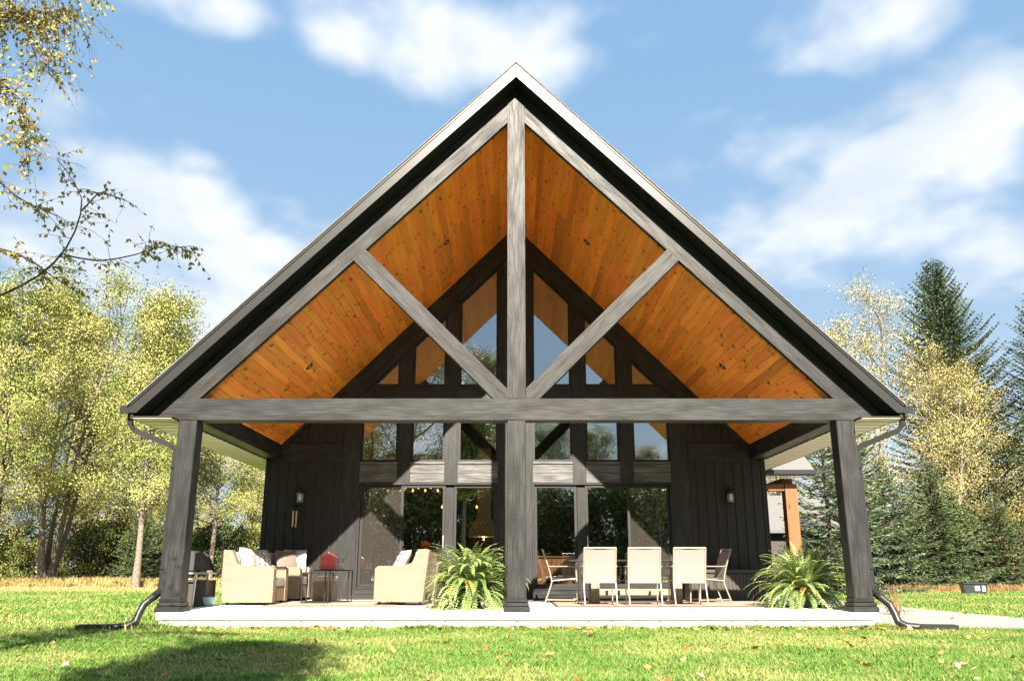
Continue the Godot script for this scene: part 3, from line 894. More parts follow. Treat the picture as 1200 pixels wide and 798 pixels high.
func interior() -> void:
	var c := thing("chandelier", "long black chandelier of glowing bare bulbs hanging behind the door glass", "chandelier", Vector3(-2.45, 2.78, -8.0))
	boxpart("bar", Vector3(-0.75, 0.10, -0.015), Vector3(0.75, 0.13, 0.015), M.black_metal, c)
	for x: float in [-0.5, 0.5]:
		tubepart("rod", [Vector3(x, 0.13, 0), Vector3(x, 2.9, 0)], 0.008, M.black_metal, c, 6)
	for k in 10:
		var at := Vector3(-0.70 + k * 0.155, 0.0 if k % 2 else -0.06, (0.10 if k % 2 else -0.10))
		tubepart("arm", [Vector3(at.x, 0.12, 0), Vector3(at.x, 0.11, at.z), at + Vector3(0, 0.05, 0)], 0.006, M.black_metal, c, 6)
		bulb(c, at, 0.024, 0.03)
	for k in 2:
		var p := thing("pendant_lamp", ["bare bulb pendant hanging behind the middle door leaf near chandelier", "bare bulb pendant hanging behind the leaf beside the big fern"][k], "pendant lamp", Vector3([-1.95, -1.02][k], 2.45, -10.0), 0.0, "pendant lamps over the kitchen island")
		tubepart("cord", [Vector3(0, 0.08, 0), Vector3(0, 4.2, 0)], 0.006, M.black_metal, p, 6)
		var cup := MB.new(); cup.lathe([Vector2(0.03, 0.05), Vector2(0.035, 0.10), Vector2(0.02, 0.13), Vector2(0, 0.14)], Vector3.ZERO, 12)
		part("socket", cup.done(), M.black_metal, p)
		bulb(p, Vector3.ZERO, 0.03, 0.04)
	# kitchen along the rear of the room
	var k := thing("kitchen_cabinet", "pale kitchen cabinet run with dark worktop seen through the glass", "cabinet", Vector3(-1.5, 0.44, -12.4))
	boxpart("carcass", Vector3(-3.2, 0.1, -0.3), Vector3(2.6, 0.88, 0.28), M.cabinet, k)
	boxpart("worktop", Vector3(-3.22, 0.885, -0.32), Vector3(2.62, 0.925, 0.32), M.black, k, 0.004)
	for j in 7:
		var dr := boxpart("door", Vector3(-3.17 + j * 0.825, 0.13, 0.285), Vector3(-2.39 + j * 0.825, 0.86, 0.305), M.cabinet, k, 0.004)
		part("handle", boxm(Vector3(0.16, 0.012, 0.014)), M.steel, dr, Vector3(0, 0.28, 0.02))
	var hd := thing("range_hood", "dark range hood over the kitchen worktop with warm light below", "hood", Vector3(-0.9, 1.75, -12.4))
	prismpart("canopy", [[-0.45, 0], [0.45, 0], [0.42, 0.18], [0.2, 0.55], [-0.2, 0.55], [-0.42, 0.18]], -0.28, 0.25, M.cabinet, hd)
	boxpart("flue", Vector3(-0.2, 0.551, -0.25), Vector3(0.2, 2.6, 0.1), M.cabinet, hd)
	bulb(hd, Vector3(0, -0.07, 0.05), 0.03, 0.2)
	var isl := thing("kitchen_island", "wooden kitchen island under the pendant lamps inside the house", "island", Vector3(-1.5, 0.44, -10.0))
	boxpart("base", Vector3(-1.1, 0, -0.4), Vector3(1.1, 0.86, 0.4), M.resin, isl)
	boxpart("top", Vector3(-1.2, 0.862, -0.5), Vector3(1.2, 0.91, 0.5), M.teak, isl, 0.006)
	var pm := MB.new(); pm.lathe([Vector2(0, 0), Vector2(0.07, 0.01), Vector2(0.13, 0.06), Vector2(0.14, 0.11), Vector2(0.10, 0.17), Vector2(0.03, 0.18), Vector2(0.015, 0.22), Vector2(0, 0.22)], Vector3.ZERO, 16)
	single("pumpkin", pm.done(), mat(lin(0.75, 0.24, 0.03), 0.5), "orange pumpkin on the kitchen island behind the wicker armchair", "pumpkin", Vector3(-2.35, 1.352, -9.7))
	var cab := thing("pine_sideboard", "orange pine sideboard just inside the glass behind the dining chairs", "sideboard", Vector3(0.86, 0.44, -5.6))
	boxpart("carcass", Vector3(-0.42, 0.05, -0.25), Vector3(0.42, 0.64, 0.23), M.cedar, cab, 0.006)
	boxpart("top", Vector3(-0.45, 0.642, -0.28), Vector3(0.45, 0.67, 0.27), M.cedar, cab, 0.006)
	for sx: float in [-1.0, 1.0]:
		var dd := boxpart("door", Vector3(sx * 0.20 - 0.19, 0.09, 0.232), Vector3(sx * 0.20 + 0.19, 0.60, 0.25), M.cedar, cab, 0.006)
		var kb := MB.new(); kb.lathe([Vector2(0, -0.012), Vector2(0.012, -0.008), Vector2(0.014, 0.004), Vector2(0, 0.012)], Vector3.ZERO, 10)
		part("knob", kb.done(), M.black_metal, dd, Vector3(-sx * 0.15, 0.02, 0.02))

# ---------------------------------------------------------------- lamps and small fixtures on the house
func fixtures() -> void:
	var spots := [[-1.35, -2.41, "recessed downlight high on the ceiling slope west of the king post"], [-3.86, -2.36, "recessed downlight low on the ceiling slope above the wicker sofa"], [1.38, -2.33, "recessed downlight high on the ceiling slope east of the king post"], [3.86, -2.34, "recessed downlight low on the ceiling slope above the dining table"]]
	spots[0][2] = "upper recessed downlight in the pine ceiling on the wicker chair side"
	spots[2][2] = "upper recessed downlight in the pine ceiling on the dining table side"
	spots[1][2] = "lower recessed downlight in the pine ceiling on the wicker chair side"
	spots[3][2] = "lower recessed downlight in the pine ceiling on the dining table side"
	for q in spots:
		var s := signf(q[0])
		var t := thing("recessed_light", q[2], "downlight", Vector3(q[0], CEIL - absf(q[0]), q[1]), 0.0, "recessed lights in the porch ceiling")
		t.basis = Basis(Quaternion(Vector3.DOWN, Vector3(-s, -1, 0).normalized()))
		var r := MB.new()
		r.lathe([Vector2(0.048, -0.001), Vector2(0.06, -0.010), Vector2(0.075, -0.009), Vector2(0.085, -0.001)], Vector3.ZERO, 20)
		part("trim_ring", r.done(), M.black_metal, t)
		var l := MB.new(); l.lathe([Vector2(0.0, -0.004), Vector2(0.03, -0.004), Vector2(0.049, -0.002)], Vector3.ZERO, 16)
		part("lens", l.done(), M.black, t)
		var e := MB.new(); e.lathe([Vector2(0.0, -0.014), Vector2(0.016, -0.011), Vector2(0.02, -0.004)], Vector3.ZERO, 12)
		part("bulb_eye", e.done(), M.steel, t)
	for k in 2:
		var s: float = [-1.0, 1.0][k]
		var t := thing("wall_lantern", ["black wall lantern above the wind chime on dark siding", "black wall lantern on dark siding beside the dining table"][k], "wall lantern", Vector3(s * 4.47, 2.33, WZ + 0.012), 0.0, "lanterns on the porch wall")
		boxpart("back_plate", Vector3(-0.05, -0.02, 0.0), Vector3(0.05, 0.20, 0.025), M.black_metal, t, 0.005)
		tubepart("arm", [Vector3(0, 0.14, 0.02), Vector3(0, 0.17, 0.07), Vector3(0, 0.15, 0.13)], 0.01, M.black_metal, t)
		var cp := MB.new(); cp.lathe([Vector2(0.075, 0.03), Vector2(0.085, 0.035), Vector2(0.07, 0.08), Vector2(0.03, 0.12), Vector2(0.012, 0.15), Vector2(0, 0.155)], Vector3(0, 0, 0.13), 16)
		part("cap", cp.done(), M.black_metal, t)
		var gl := MB.new(); gl.lathe([Vector2(0.066, -0.15), Vector2(0.07, -0.06), Vector2(0.07, 0.03)], Vector3(0, 0, 0.13), 16)
		part("glass_shade", gl.done(), M.clear_glass, t)
		var bs := MB.new(); bs.lathe([Vector2(0, -0.185), Vector2(0.06, -0.18), Vector2(0.075, -0.165), Vector2(0.075, -0.15), Vector2(0, -0.15)], Vector3(0, 0, 0.13), 16)
		part("base_ring", bs.done(), M.black_metal, t)
		var bb := MB.new(); bb.lathe([Vector2(0, -0.12), Vector2(0.022, -0.10), Vector2(0.03, -0.06), Vector2(0.018, -0.01), Vector2(0.012, 0.03)], Vector3(0, 0, 0.13), 12)
		part("bulb", bb.done(), M.white_paint, t)
		for j in 4:
			var a := PI * 0.25 + j * PI * 0.5
			tubepart("cage_bar", [Vector3(cos(a) * 0.074, -0.16, 0.13 + sin(a) * 0.074), Vector3(cos(a) * 0.074, 0.04, 0.13 + sin(a) * 0.074)], 0.004, M.black_metal, t, 5)
	var ch := thing("wind_chime", "pale wooden wind chime hanging under the wall lantern", "wind chime", Vector3(-4.56, 1.70, WZ + 0.12))
	tubepart("cord", [Vector3(0, 0.42, 0), Vector3(0, 0.52, 0), Vector3(0.09, 0.62, -0.02), Vector3(0.09, 0.65, 0.0)], 0.003, M.black, ch, 5)
	var disc := MB.new(); disc.lathe([Vector2(0, 0.35), Vector2(0.07, 0.35), Vector2(0.07, 0.37), Vector2(0.02, 0.42), Vector2(0, 0.42)], Vector3.ZERO, 16)
	part("canopy", disc.done(), M.black, ch)
	for j in 4:
		var a := j * PI * 0.5 + 0.5
		var f := Vector3(cos(a) * 0.045, 0, sin(a) * 0.045)
		tubepart("chime_tube", [f + Vector3(0, 0.02 - 0.015 * j, 0), f + Vector3(0, 0.31, 0)], 0.015, M.bamboo, ch)
		tubepart("string", [f + Vector3(0, 0.31, 0), f + Vector3(0, 0.35, 0)], 0.002, M.black, ch, 4)
	tubepart("clapper_string", [Vector3(0, 0.35, 0), Vector3(0, -0.16, 0)], 0.002, M.black, ch, 4)
	var cd := MB.new(); cd.lathe([Vector2(0, -0.22), Vector2(0.05, -0.19), Vector2(0.05, -0.17), Vector2(0, -0.15)], Vector3.ZERO, 12)
	part("clapper", cd.done(), M.black, ch)

# ---------------------------------------------------------------- porch furniture
func cushion(size: Vector3, puff: float, seed_: int) -> ArrayMesh:   # a pillow: rounded box swollen in the middle
	var b := MB.new()
	var r := RandomNumberGenerator.new(); r.seed = seed_
	var nu := 14; var nv := 14
	var f := FastNoiseLite.new(); f.seed = seed_; f.frequency = 2.4
	for side: float in [-1.0, 1.0]:
		var base := b.v.size()
		for i in nu + 1:
			for j in nv + 1:
				var u := -1.0 + 2.0 * i / nu; var w := -1.0 + 2.0 * j / nv
				var e := pow(maxf(0.0, (1.0 - pow(absf(u), 2.6)) * (1.0 - pow(absf(w), 2.6))), 0.42)
				var pinch := 1.0 - 0.06 * (1.0 - absf(u * w)) * maxf(absf(u), absf(w))
				var p := Vector3(u * size.x * 0.5 * pinch, w * size.y * 0.5 * pinch, side * size.z * 0.5 * e * (1.0 + puff * f.get_noise_2d(u, w)))
				b.v.append(p); b.c.append(Color.WHITE); b.uv.append(Vector2(u, w) * 0.3)
				b.n.append(Vector3(u * 0.4, w * 0.4, side * (0.35 + e)).normalized())
		for i in nu:
			for j in nv:
				var q := base + i * (nv + 1) + j
				if side > 0: b.ix.append_array([q, q + 1, q + nv + 2, q, q + nv + 2, q + nv + 1])
				else: b.ix.append_array([q, q + nv + 2, q + 1, q, q + nv + 1, q + nv + 2])
	return b.done()

func round_block(size: Vector3, r: float, m: Material, called: String, parent: Node, at: Vector3, bas := Basis()) -> MeshInstance3D:
	# a soft-edged block: profile rounded in x,y, extruded along z with small bevels
	var b := MB.new()
	var pts := []
	var hx := size.x * 0.5; var hy := size.y * 0.5
	for q in [[1, 1, 0.0], [-1, 1, 90.0], [-1, -1, 180.0], [1, -1, 270.0]]:
		for k in 5:
			var a := deg_to_rad(q[2] + k * 22.5)
			pts.append([q[0] * (hx - r) + cos(a) * r, q[1] * (hy - r) + sin(a) * r])
	b.prism(pv(pts), -size.z * 0.5 + 0.015, size.z * 0.5 - 0.015)
	var small := []
	for p in pts: small.append([p[0] * (1.0 - 0.03 / size.x), p[1] * (1.0 - 0.03 / size.y)])
	for s: float in [-1.0, 1.0]:
		b.prism(pv(small), minf(s * size.z * 0.5, s * (size.z * 0.5 - 0.0149)), maxf(s * size.z * 0.5, s * (size.z * 0.5 - 0.0149)))
	return part(called, b.done(), m, parent, at, bas)

func wicker_seat(called: String, label: String, category: String, at: Vector3, turn: float, width: float) -> Node3D:
	# local: seat faces -z, width along x, back at +z; the arm panels are the broad sides
	var t := thing(called, label, category, at, turn, "wicker seats on the porch")
	var depth := 0.92
	var side := [[-0.46, 0.05], [0.40, 0.05], [0.50, 0.90], [0.43, 0.93], [0.30, 0.92], [0.20, 0.70], [0.05, 0.645], [-0.40, 0.645], [-0.455, 0.60]]
	for s: float in [-1.0, 1.0]:
		var b := MB.new()
		b.prism(pv(side), -0.085, 0.085)
		part("arm_panel", b.done(), M.wicker, t, Vector3(s * (width * 0.5 - 0.085), 0, 0), Basis(Vector3(0, 0, 1), Vector3(0, 1, 0), Vector3(-1, 0, 0)))
	var bk := MB.new()
	bk.prism(pv([[0.26, 0.20], [0.395, 0.20], [0.492, 0.88], [0.36, 0.89]]), -(width * 0.5 - 0.171), width * 0.5 - 0.171)
	part("backrest", bk.done(), M.wicker, t, Vector3.ZERO, Basis(Vector3(0, 0, 1), Vector3(0, 1, 0), Vector3(-1, 0, 0)))
	boxpart("seat_base", Vector3(-width * 0.5 + 0.171, 0.06, -0.445), Vector3(width * 0.5 - 0.171, 0.30, 0.255), M.wicker, t, 0.01)
	var n := 1 if width < 1.2 else 2
	var cw := (width - 0.36) / n
	for k in n:
		var cx := -width * 0.5 + 0.18 + cw * (k + 0.5)
		round_block(Vector3(cw - 0.01, 0.15, 0.70), 0.045, M.white_fabric, "seat_cushion", t, Vector3(cx, 0.378, -0.10))
		round_block(Vector3(cw - 0.02, 0.46, 0.13), 0.05, M.white_fabric, "back_cushion", t, Vector3(cx, 0.665, 0.245), Basis(Vector3.RIGHT, 0.16))
	for sx: float in [-1.0, 1.0]:
		for sz: float in [-0.38, 0.34]:
			part("foot", boxm(Vector3(0.05, 0.055, 0.05), 0.006), M.black, t, Vector3(sx * (width * 0.5 - 0.09), 0.0275, sz))
	return t

func sling_chair() -> Node3D:
	# local: the sitter faces -z, backrest at +z
	var t := Node3D.new(); t.name = "sling_chair"
	var up := []
	for k in 9:
		var y := 0.36 + 0.575 * k / 8.0
		up.append(Vector3(0, y, 0.20 + 0.17 * pow(k / 8.0, 1.35)))
	for s: float in [-1.0, 1.0]:
		var x := s * 0.272
		var up2 := []
		for p: Vector3 in up: up2.append(p + Vector3(x, 0, 0))
		tubepart("back_post", up2, 0.0135, M.champagne, t)
		tubepart("leg", [Vector3(x, 0.0, 0.33), Vector3(x, 0.12, 0.285), Vector3(x, 0.25, 0.235), Vector3(x, 0.37, 0.198)], 0.0135, M.champagne, t)
		tubepart("leg", [Vector3(x, 0.0, -0.27), Vector3(x, 0.30, -0.25), Vector3(x, 0.62, -0.235)], 0.0135, M.champagne, t)
		tubepart("seat_rail", [Vector3(x, 0.385, 0.205), Vector3(x, 0.405, -0.02), Vector3(x, 0.425, -0.245)], 0.0125, M.champagne, t)
		part("armrest", boxm(Vector3(0.048, 0.02, 0.52), 0.008), M.champagne, t, Vector3(s * 0.282, 0.635, 0.0))
		tubepart("stretcher", [Vector3(x, 0.06, 0.31), Vector3(x, 0.055, -0.265)], 0.009, M.champagne, t, 6)
	tubepart("top_rail", [Vector3(-0.272, 0.937, 0.372), Vector3(0.272, 0.937, 0.372)], 0.0135, M.champagne, t)
	tubepart("cross_rail", [Vector3(-0.272, 0.392, 0.10), Vector3(0.272, 0.392, 0.10)], 0.01, M.champagne, t, 6)
	tubepart("cross_rail", [Vector3(-0.272, 0.40, -0.20), Vector3(0.272, 0.40, -0.20)], 0.01, M.champagne, t, 6)
	var b := MB.new()
	sheet(b, up, 0.258, 0.03)
	part("back_sling", b.done(), M.sling, t)
	var c := MB.new()
	var st := []
	for k in 6: st.append(Vector3(0, 0.428 - 0.012 * sin(PI * k / 5.0), -0.245 + 0.45 * k / 5.0))
	sheet(c, st, 0.258, 0.014)
	part("seat_sling", c.done(), M.sling, t)
	return t

func sheet(b: MB, line: Array, hw: float, sag: float) -> void:   # cloth stretched across x along a line, with thickness
	var nx := 8
	var last := line.size() - 1
	for side: float in [1.0, -1.0]:
		var base := b.v.size()
		for i in line.size():
			var d: Vector3 = (line[mini(i + 1, last)] - line[maxi(i - 1, 0)]).normalized()
			var nn := Vector3.RIGHT.cross(d).normalized()
			for k in nx + 1:
				var u := -1.0 + 2.0 * k / nx
				var dip := (1.0 - u * u) * sag * (1.0 if i == last or i == 0 else 0.55)
				var p: Vector3 = line[i] + Vector3(u * hw, 0, 0) + nn * (0.002 * side)
				if i == last: p -= d * dip
				b.v.append(p); b.n.append(nn * side); b.c.append(Color.WHITE); b.uv.append(Vector2(u * hw, i * 0.07))
		for i in last:
			for k in nx:
				var q := base + i * (nx + 1) + k; var r := q + nx + 1
				if side > 0: b.ix.append_array([q, r, q + 1, q + 1, r, r + 1])
				else: b.ix.append_array([q, q + 1, r, q + 1, r + 1, r])

func furniture() -> void:
	# rugs
	var r1 := thing("outdoor_rug", "tan outdoor rug with dark border under the dining set", "rug", Vector3(2.62, SLAB + 0.004, -2.85), 0.0, "rugs on the porch")
	boxpart("field", Vector3(-1.92, 0, -1.18), Vector3(1.92, 0.008, 1.18), M.rug, r1)
	boxpart("border", Vector3(-1.98, 0, 1.181), Vector3(1.98, 0.009, 1.225), M.rug_border, r1)
	boxpart("border", Vector3(-1.965, 0, -1.18), Vector3(-1.921, 0.009, 1.18), M.rug_border, r1)
	boxpart("border", Vector3(1.921, 0, -1.18), Vector3(1.965, 0.009, 1.18), M.rug_border, r1)
	var r2 := thing("outdoor_rug", "tan outdoor rug between the facing wicker armchairs", "rug", Vector3(-3.1, SLAB + 0.004, -2.9), 0.0, "rugs on the porch")
	boxpart("field", Vector3(-1.15, 0, -1.1), Vector3(1.05, 0.008, 1.05), M.rug, r2)
	boxpart("border", Vector3(-1.15, 0, 1.051), Vector3(1.05, 0.009, 1.09), M.rug_border, r2)
	# wicker seats
	wicker_seat("wicker_armchair", "cream wicker armchair seen side-on at the porch edge near the grill", "armchair", Vector3(-4.66, SLAB + 0.001, -2.70), -PI / 2, 0.98)
	wicker_seat("wicker_armchair", "cream wicker armchair with striped pillow beside the big fern", "armchair", Vector3(-1.93, SLAB + 0.012, -2.62), PI / 2 - 0.14, 0.98)
	wicker_seat("wicker_armchair", "cream wicker armchair against the dark siding with taupe pillow", "armchair", Vector3(-4.62, SLAB + 0.001, -4.36), -PI / 2, 0.92)
	var ott := thing("wicker_ottoman", "low wicker stool with white cushion behind the black nesting tables", "ottoman", Vector3(-3.68, SLAB + 0.012, -4.0))
	boxpart("base", Vector3(-0.2, 0.0, -0.2), Vector3(0.2, 0.36, 0.2), M.wicker, ott, 0.012)
	round_block(Vector3(0.40, 0.09, 0.40), 0.035, M.white_fabric, "cushion", ott, Vector3(0, 0.406, 0))
	# pillows
	var pl := cushion(Vector3(0.46, 0.46, 0.17), 0.3, 3)
	single("throw_pillow", pl, M.white_fabric, "white pillow in the wicker armchair at the porch edge", "pillow", Vector3(-4.76, SLAB + 0.75, -2.50), 1.35, "pillows on the wicker seats").rotation.x = -0.25
	single("throw_pillow", pl, M.print_fabric, "black and white patterned pillow behind the white armchair pillow", "pillow", Vector3(-4.62, SLAB + 0.73, -2.86), 1.2, "pillows on the wicker seats").rotation.x = -0.3
	single("throw_pillow", pl, M.grey_fabric, "taupe grey pillow in the armchair against the siding", "pillow", Vector3(-4.52, SLAB + 0.74, -4.22), 0.75, "pillows on the wicker seats").rotation.x = -0.35
	single("throw_pillow", pl, M.white_fabric, "white pillow tucked behind the taupe grey pillow", "pillow", Vector3(-4.42, SLAB + 0.75, -4.46), 0.3, "pillows on the wicker seats").rotation.x = -0.2
	var sp := thing("striped_pillow", "white pillow with black stripes lying in the wicker armchair by fern", "pillow", Vector3(-2.02, SLAB + 0.72, -2.42), -1.15, "pillows on the wicker seats")
	sp.rotation.x = -0.45
	part("cover", cushion(Vector3(0.48, 0.46, 0.17), 0.3, 8), M.white_fabric, sp)
	for k in 3:
		var bd := cushion(Vector3(0.47, 0.02, 0.155), 0.3, 8)
		part("stripe", bd, M.black, sp, Vector3(0, -0.12 + k * 0.12, 0.012 if k == 1 else 0.004))
	# nesting tables
	for k in 2:
		var w: float = [0.50, 0.66][k]; var hgt: float = [0.53, 0.575][k]
		var t := thing("nesting_table", ["small black metal nesting table tucked in front of the larger one", "larger black metal nesting table holding the coral lantern"][k], "side table", Vector3([-3.62, -3.42][k], SLAB + 0.013, [-3.05, -3.45][k]), 0.0, "black nesting tables")
		boxpart("top", Vector3(-w * 0.5, hgt - 0.02, -0.2), Vector3(w * 0.5, hgt, 0.2), M.black_metal, t, 0.004)
		for sx: float in [-1.0, 1.0]:
			for sz: float in [-1.0, 1.0]:
				if k == 1 and sx < 0: continue
				boxpart("leg", Vector3(sx * (w * 0.5 - 0.012) - 0.01, 0.018, sz * 0.185 - 0.01), Vector3(sx * (w * 0.5 - 0.012) + 0.01, hgt - 0.021, sz * 0.185 + 0.01), M.black_metal, t)
		if k == 1:
			for sz: float in [-1.0, 1.0]:
				boxpart("leg", Vector3(-0.12, 0.018, sz * 0.185 - 0.01), Vector3(-0.10, hgt - 0.021, sz * 0.185 + 0.01), M.black_metal, t)
		for sz: float in [-1.0, 1.0]:
			boxpart("floor_bar", Vector3(-w * 0.5, 0, sz * 0.185 - 0.011), Vector3(w * 0.5, 0.017, sz * 0.185 + 0.011), M.black_metal, t)
		for sx: float in [-1.0, 1.0]:
			boxpart("floor_bar", Vector3(sx * (w * 0.5 - 0.012) - 0.011, 0.0005, -0.173), Vector3(sx * (w * 0.5 - 0.012) + 0.011, 0.0165, 0.173), M.black_metal, t)
	var ty := SLAB + 0.013 + 0.575
	var ln := thing("coral_lantern", "coral red house-shaped lantern on the black nesting table", "lantern", Vector3(-3.52, ty + 0.001, -3.42))
	boxpart("body", Vector3(-0.135, 0.0, -0.10), Vector3(0.135, 0.215, 0.10), M.coral, ln, 0.008)
	prismpart("roof", [[-0.142, 0.216], [0.142, 0.216], [0.135, 0.235], [0.025, 0.295], [-0.025, 0.295], [-0.135, 0.235]], -0.107, 0.107, M.coral, ln)
	for sx: float in [-1.0, 1.0]:
		boxpart("panel", Vector3(sx * 0.062 - 0.052, 0.025, 0.1), Vector3(sx * 0.062 + 0.052, 0.195, 0.106), M.coral, ln, 0.003)
	var kb := MB.new(); kb.lathe([Vector2(0.012, 0.294), Vector2(0.016, 0.31), Vector2(0.01, 0.325), Vector2(0, 0.328)], Vector3.ZERO, 12)
	part("knob", kb.done(), M.coral, ln)
	for k in 2:
		var b := thing("pump_bottle", ["clear pump bottle touching the coral lantern", "clear pump bottle nearer the table edge"][k], "bottle", Vector3(-3.325 + k * 0.075, ty + 0.001, -3.40), 0.0, "pump bottles on the nesting table")
		var bm := MB.new(); bm.lathe([Vector2(0, 0), Vector2(0.026, 0), Vector2(0.028, 0.01), Vector2(0.028, 0.10), Vector2(0.022, 0.12), Vector2(0.011, 0.13), Vector2(0.011, 0.14)], Vector3.ZERO, 14)
		part("body", bm.done(), M.steel, b)
		var pm := MB.new(); pm.lathe([Vector2(0.014, 0.14), Vector2(0.014, 0.155), Vector2(0.005, 0.16), Vector2(0.005, 0.18), Vector2(0.012, 0.182), Vector2(0.010, 0.194), Vector2(0, 0.195)], Vector3.ZERO, 12)
		var pp := part("pump", pm.done(), M.plastic_black, b)
		boxpart("nozzle", Vector3(0.008, 0.183, -0.005), Vector3(0.04, 0.192, 0.005), M.plastic_black, pp)
	# dining set
	var tb := thing("dining_table", "long weathered slat dining table ringed by sling chairs", "table", Vector3(2.16, SLAB + 0.013, -3.02))
	for k in 6:
		boxpart("slat", Vector3(-1.22, 0.722, -0.475 + k * 0.160), Vector3(1.22, 0.752, -0.325 + k * 0.160), M.timber, tb, 0.004)
	for sx: float in [-1.0, 1.0]:
		boxpart("apron", Vector3(sx * 0.78 - 0.045, 0.64, -0.42), Vector3(sx * 0.78 + 0.045, 0.72, 0.42), M.teak, tb, 0.004)
		for sz: float in [-1.0, 1.0]:
			boxpart("leg", Vector3(sx * 0.74 - 0.075, 0.0, sz * 0.26 - 0.045), Vector3(sx * 0.74 + 0.075, 0.639, sz * 0.26 + 0.045), M.teak, tb, 0.006)
			var bo := MB.new(); bo.tube([Vector3(sx * 0.74, 0.20, sz * 0.305), Vector3(sx * 0.74, 0.20, sz * 0.312)], [0.014, 0.014], 10)
			part("bolt", bo.done(), M.black_metal, tb)
	boxpart("stretcher", Vector3(-0.663, 0.13, -0.035), Vector3(0.663, 0.24, 0.035), M.teak, tb, 0.005)
	var proto := sling_chair()
	var seats := [
		[1.42, -2.15, 0.02, "cream sling chair with its back turned, closest to the centre post"],
		[2.19, -2.15, -0.03, "cream sling chair with its back turned, middle of the row of three"],
		[2.95, -2.15, 0.0, "cream sling chair with its back turned, last before the end chair"],
		[0.86, -3.05, -PI / 2 - 0.05, "cream sling chair in profile at the table end by centre post"],
		[3.52, -3.05, PI / 2 + 0.08, "cream sling chair in profile at the table end by dark siding"]]
	for q in seats:
		var o: Node3D = proto.duplicate()
		o.name = numbered("sling_chair"); add_child(o)
		o.position = Vector3(q[0], SLAB + 0.0135, q[1]); o.rotation.y = q[2]
		tag(o, q[3], "chair", "sling chairs around the dining table")
	proto.free()
	# deck box against the siding
	var db := thing("deck_box", "dark ribbed resin deck box against the siding behind the table", "deck box", Vector3(4.18, SLAB + 0.001, -4.52))
	boxpart("body", Vector3(-0.76, 0.0, -0.28), Vector3(0.76, 0.52, 0.25), M.resin, db, 0.008)
	boxpart("lid", Vector3(-0.79, 0.521, -0.30), Vector3(0.79, 0.59, 0.285), M.resin, db, 0.014)
	for k in 20:
		boxpart("rib", Vector3(-0.735 + k * 0.0745, 0.03, 0.251), Vector3(-0.735 + k * 0.0745 + 0.05, 0.50, 0.263), M.resin, db, 0.003)
	# grill under a cover, on the grass beside the slab
	var g := thing("covered_grill", "gas grill under a charcoal fabric cover beside the corner post", "grill", Vector3(-5.74, 0.0, -2.1))
	var cv := MB.new()
	cv.prism(pv([[-0.22, 0.83], [0.44, 0.83], [0.36, 1.02], [0.26, 1.15], [-0.16, 1.17], [-0.22, 1.05]]), -0.30, 0.26)
	cv.prism(pv([[-0.21, 0.832], [0.43, 0.832], [0.35, 1.01], [0.25, 1.13], [-0.15, 1.15], [-0.21, 1.04]]), 0.261, 0.30)
	part("cover", cv.done(), M.cover_fabric, g)
	boxpart("shelf", Vector3(-0.22, 0.77, -0.30), Vector3(0.56, 0.80, 0.32), M.steel, g, 0.006)
	boxpart("shelf_rail", Vector3(-0.22, 0.68, 0.29), Vector3(0.56, 0.70, 0.315), M.steel, g, 0.004)
	boxpart("cabinet", Vector3(-0.20, 0.10, -0.26), Vector3(0.50, 0.67, 0.22), M.resin, g, 0.01)
	boxpart("cabinet_door", Vector3(-0.17, 0.13, 0.221), Vector3(0.20, 0.64, 0.238), M.black_metal, g, 0.006)
	for sx: float in [-0.21, 0.30]:
		for sz: float in [-0.27, 0.28]:
			tubepart("leg", [Vector3(sx, 0.0, sz), Vector3(sx + 0.03, 0.769, sz)], 0.022, M.steel, g)
	var pot := MB.new(); pot.lathe([Vector2(0, 0), Vector2(0.07, 0), Vector2(0.10, 0.05), Vector2(0.115, 0.11), Vector2(0.12, 0.15), Vector2(0.108, 0.15), Vector2(0.10, 0.10), Vector2(0, 0.09)], Vector3.ZERO, 20)
	single("ceramic_pot", pot.done(), M.turquoise, "small turquoise ceramic pot at the slab edge by wicker armchair", "pot", Vector3(-5.19, SLAB + 0.001, -1.95))

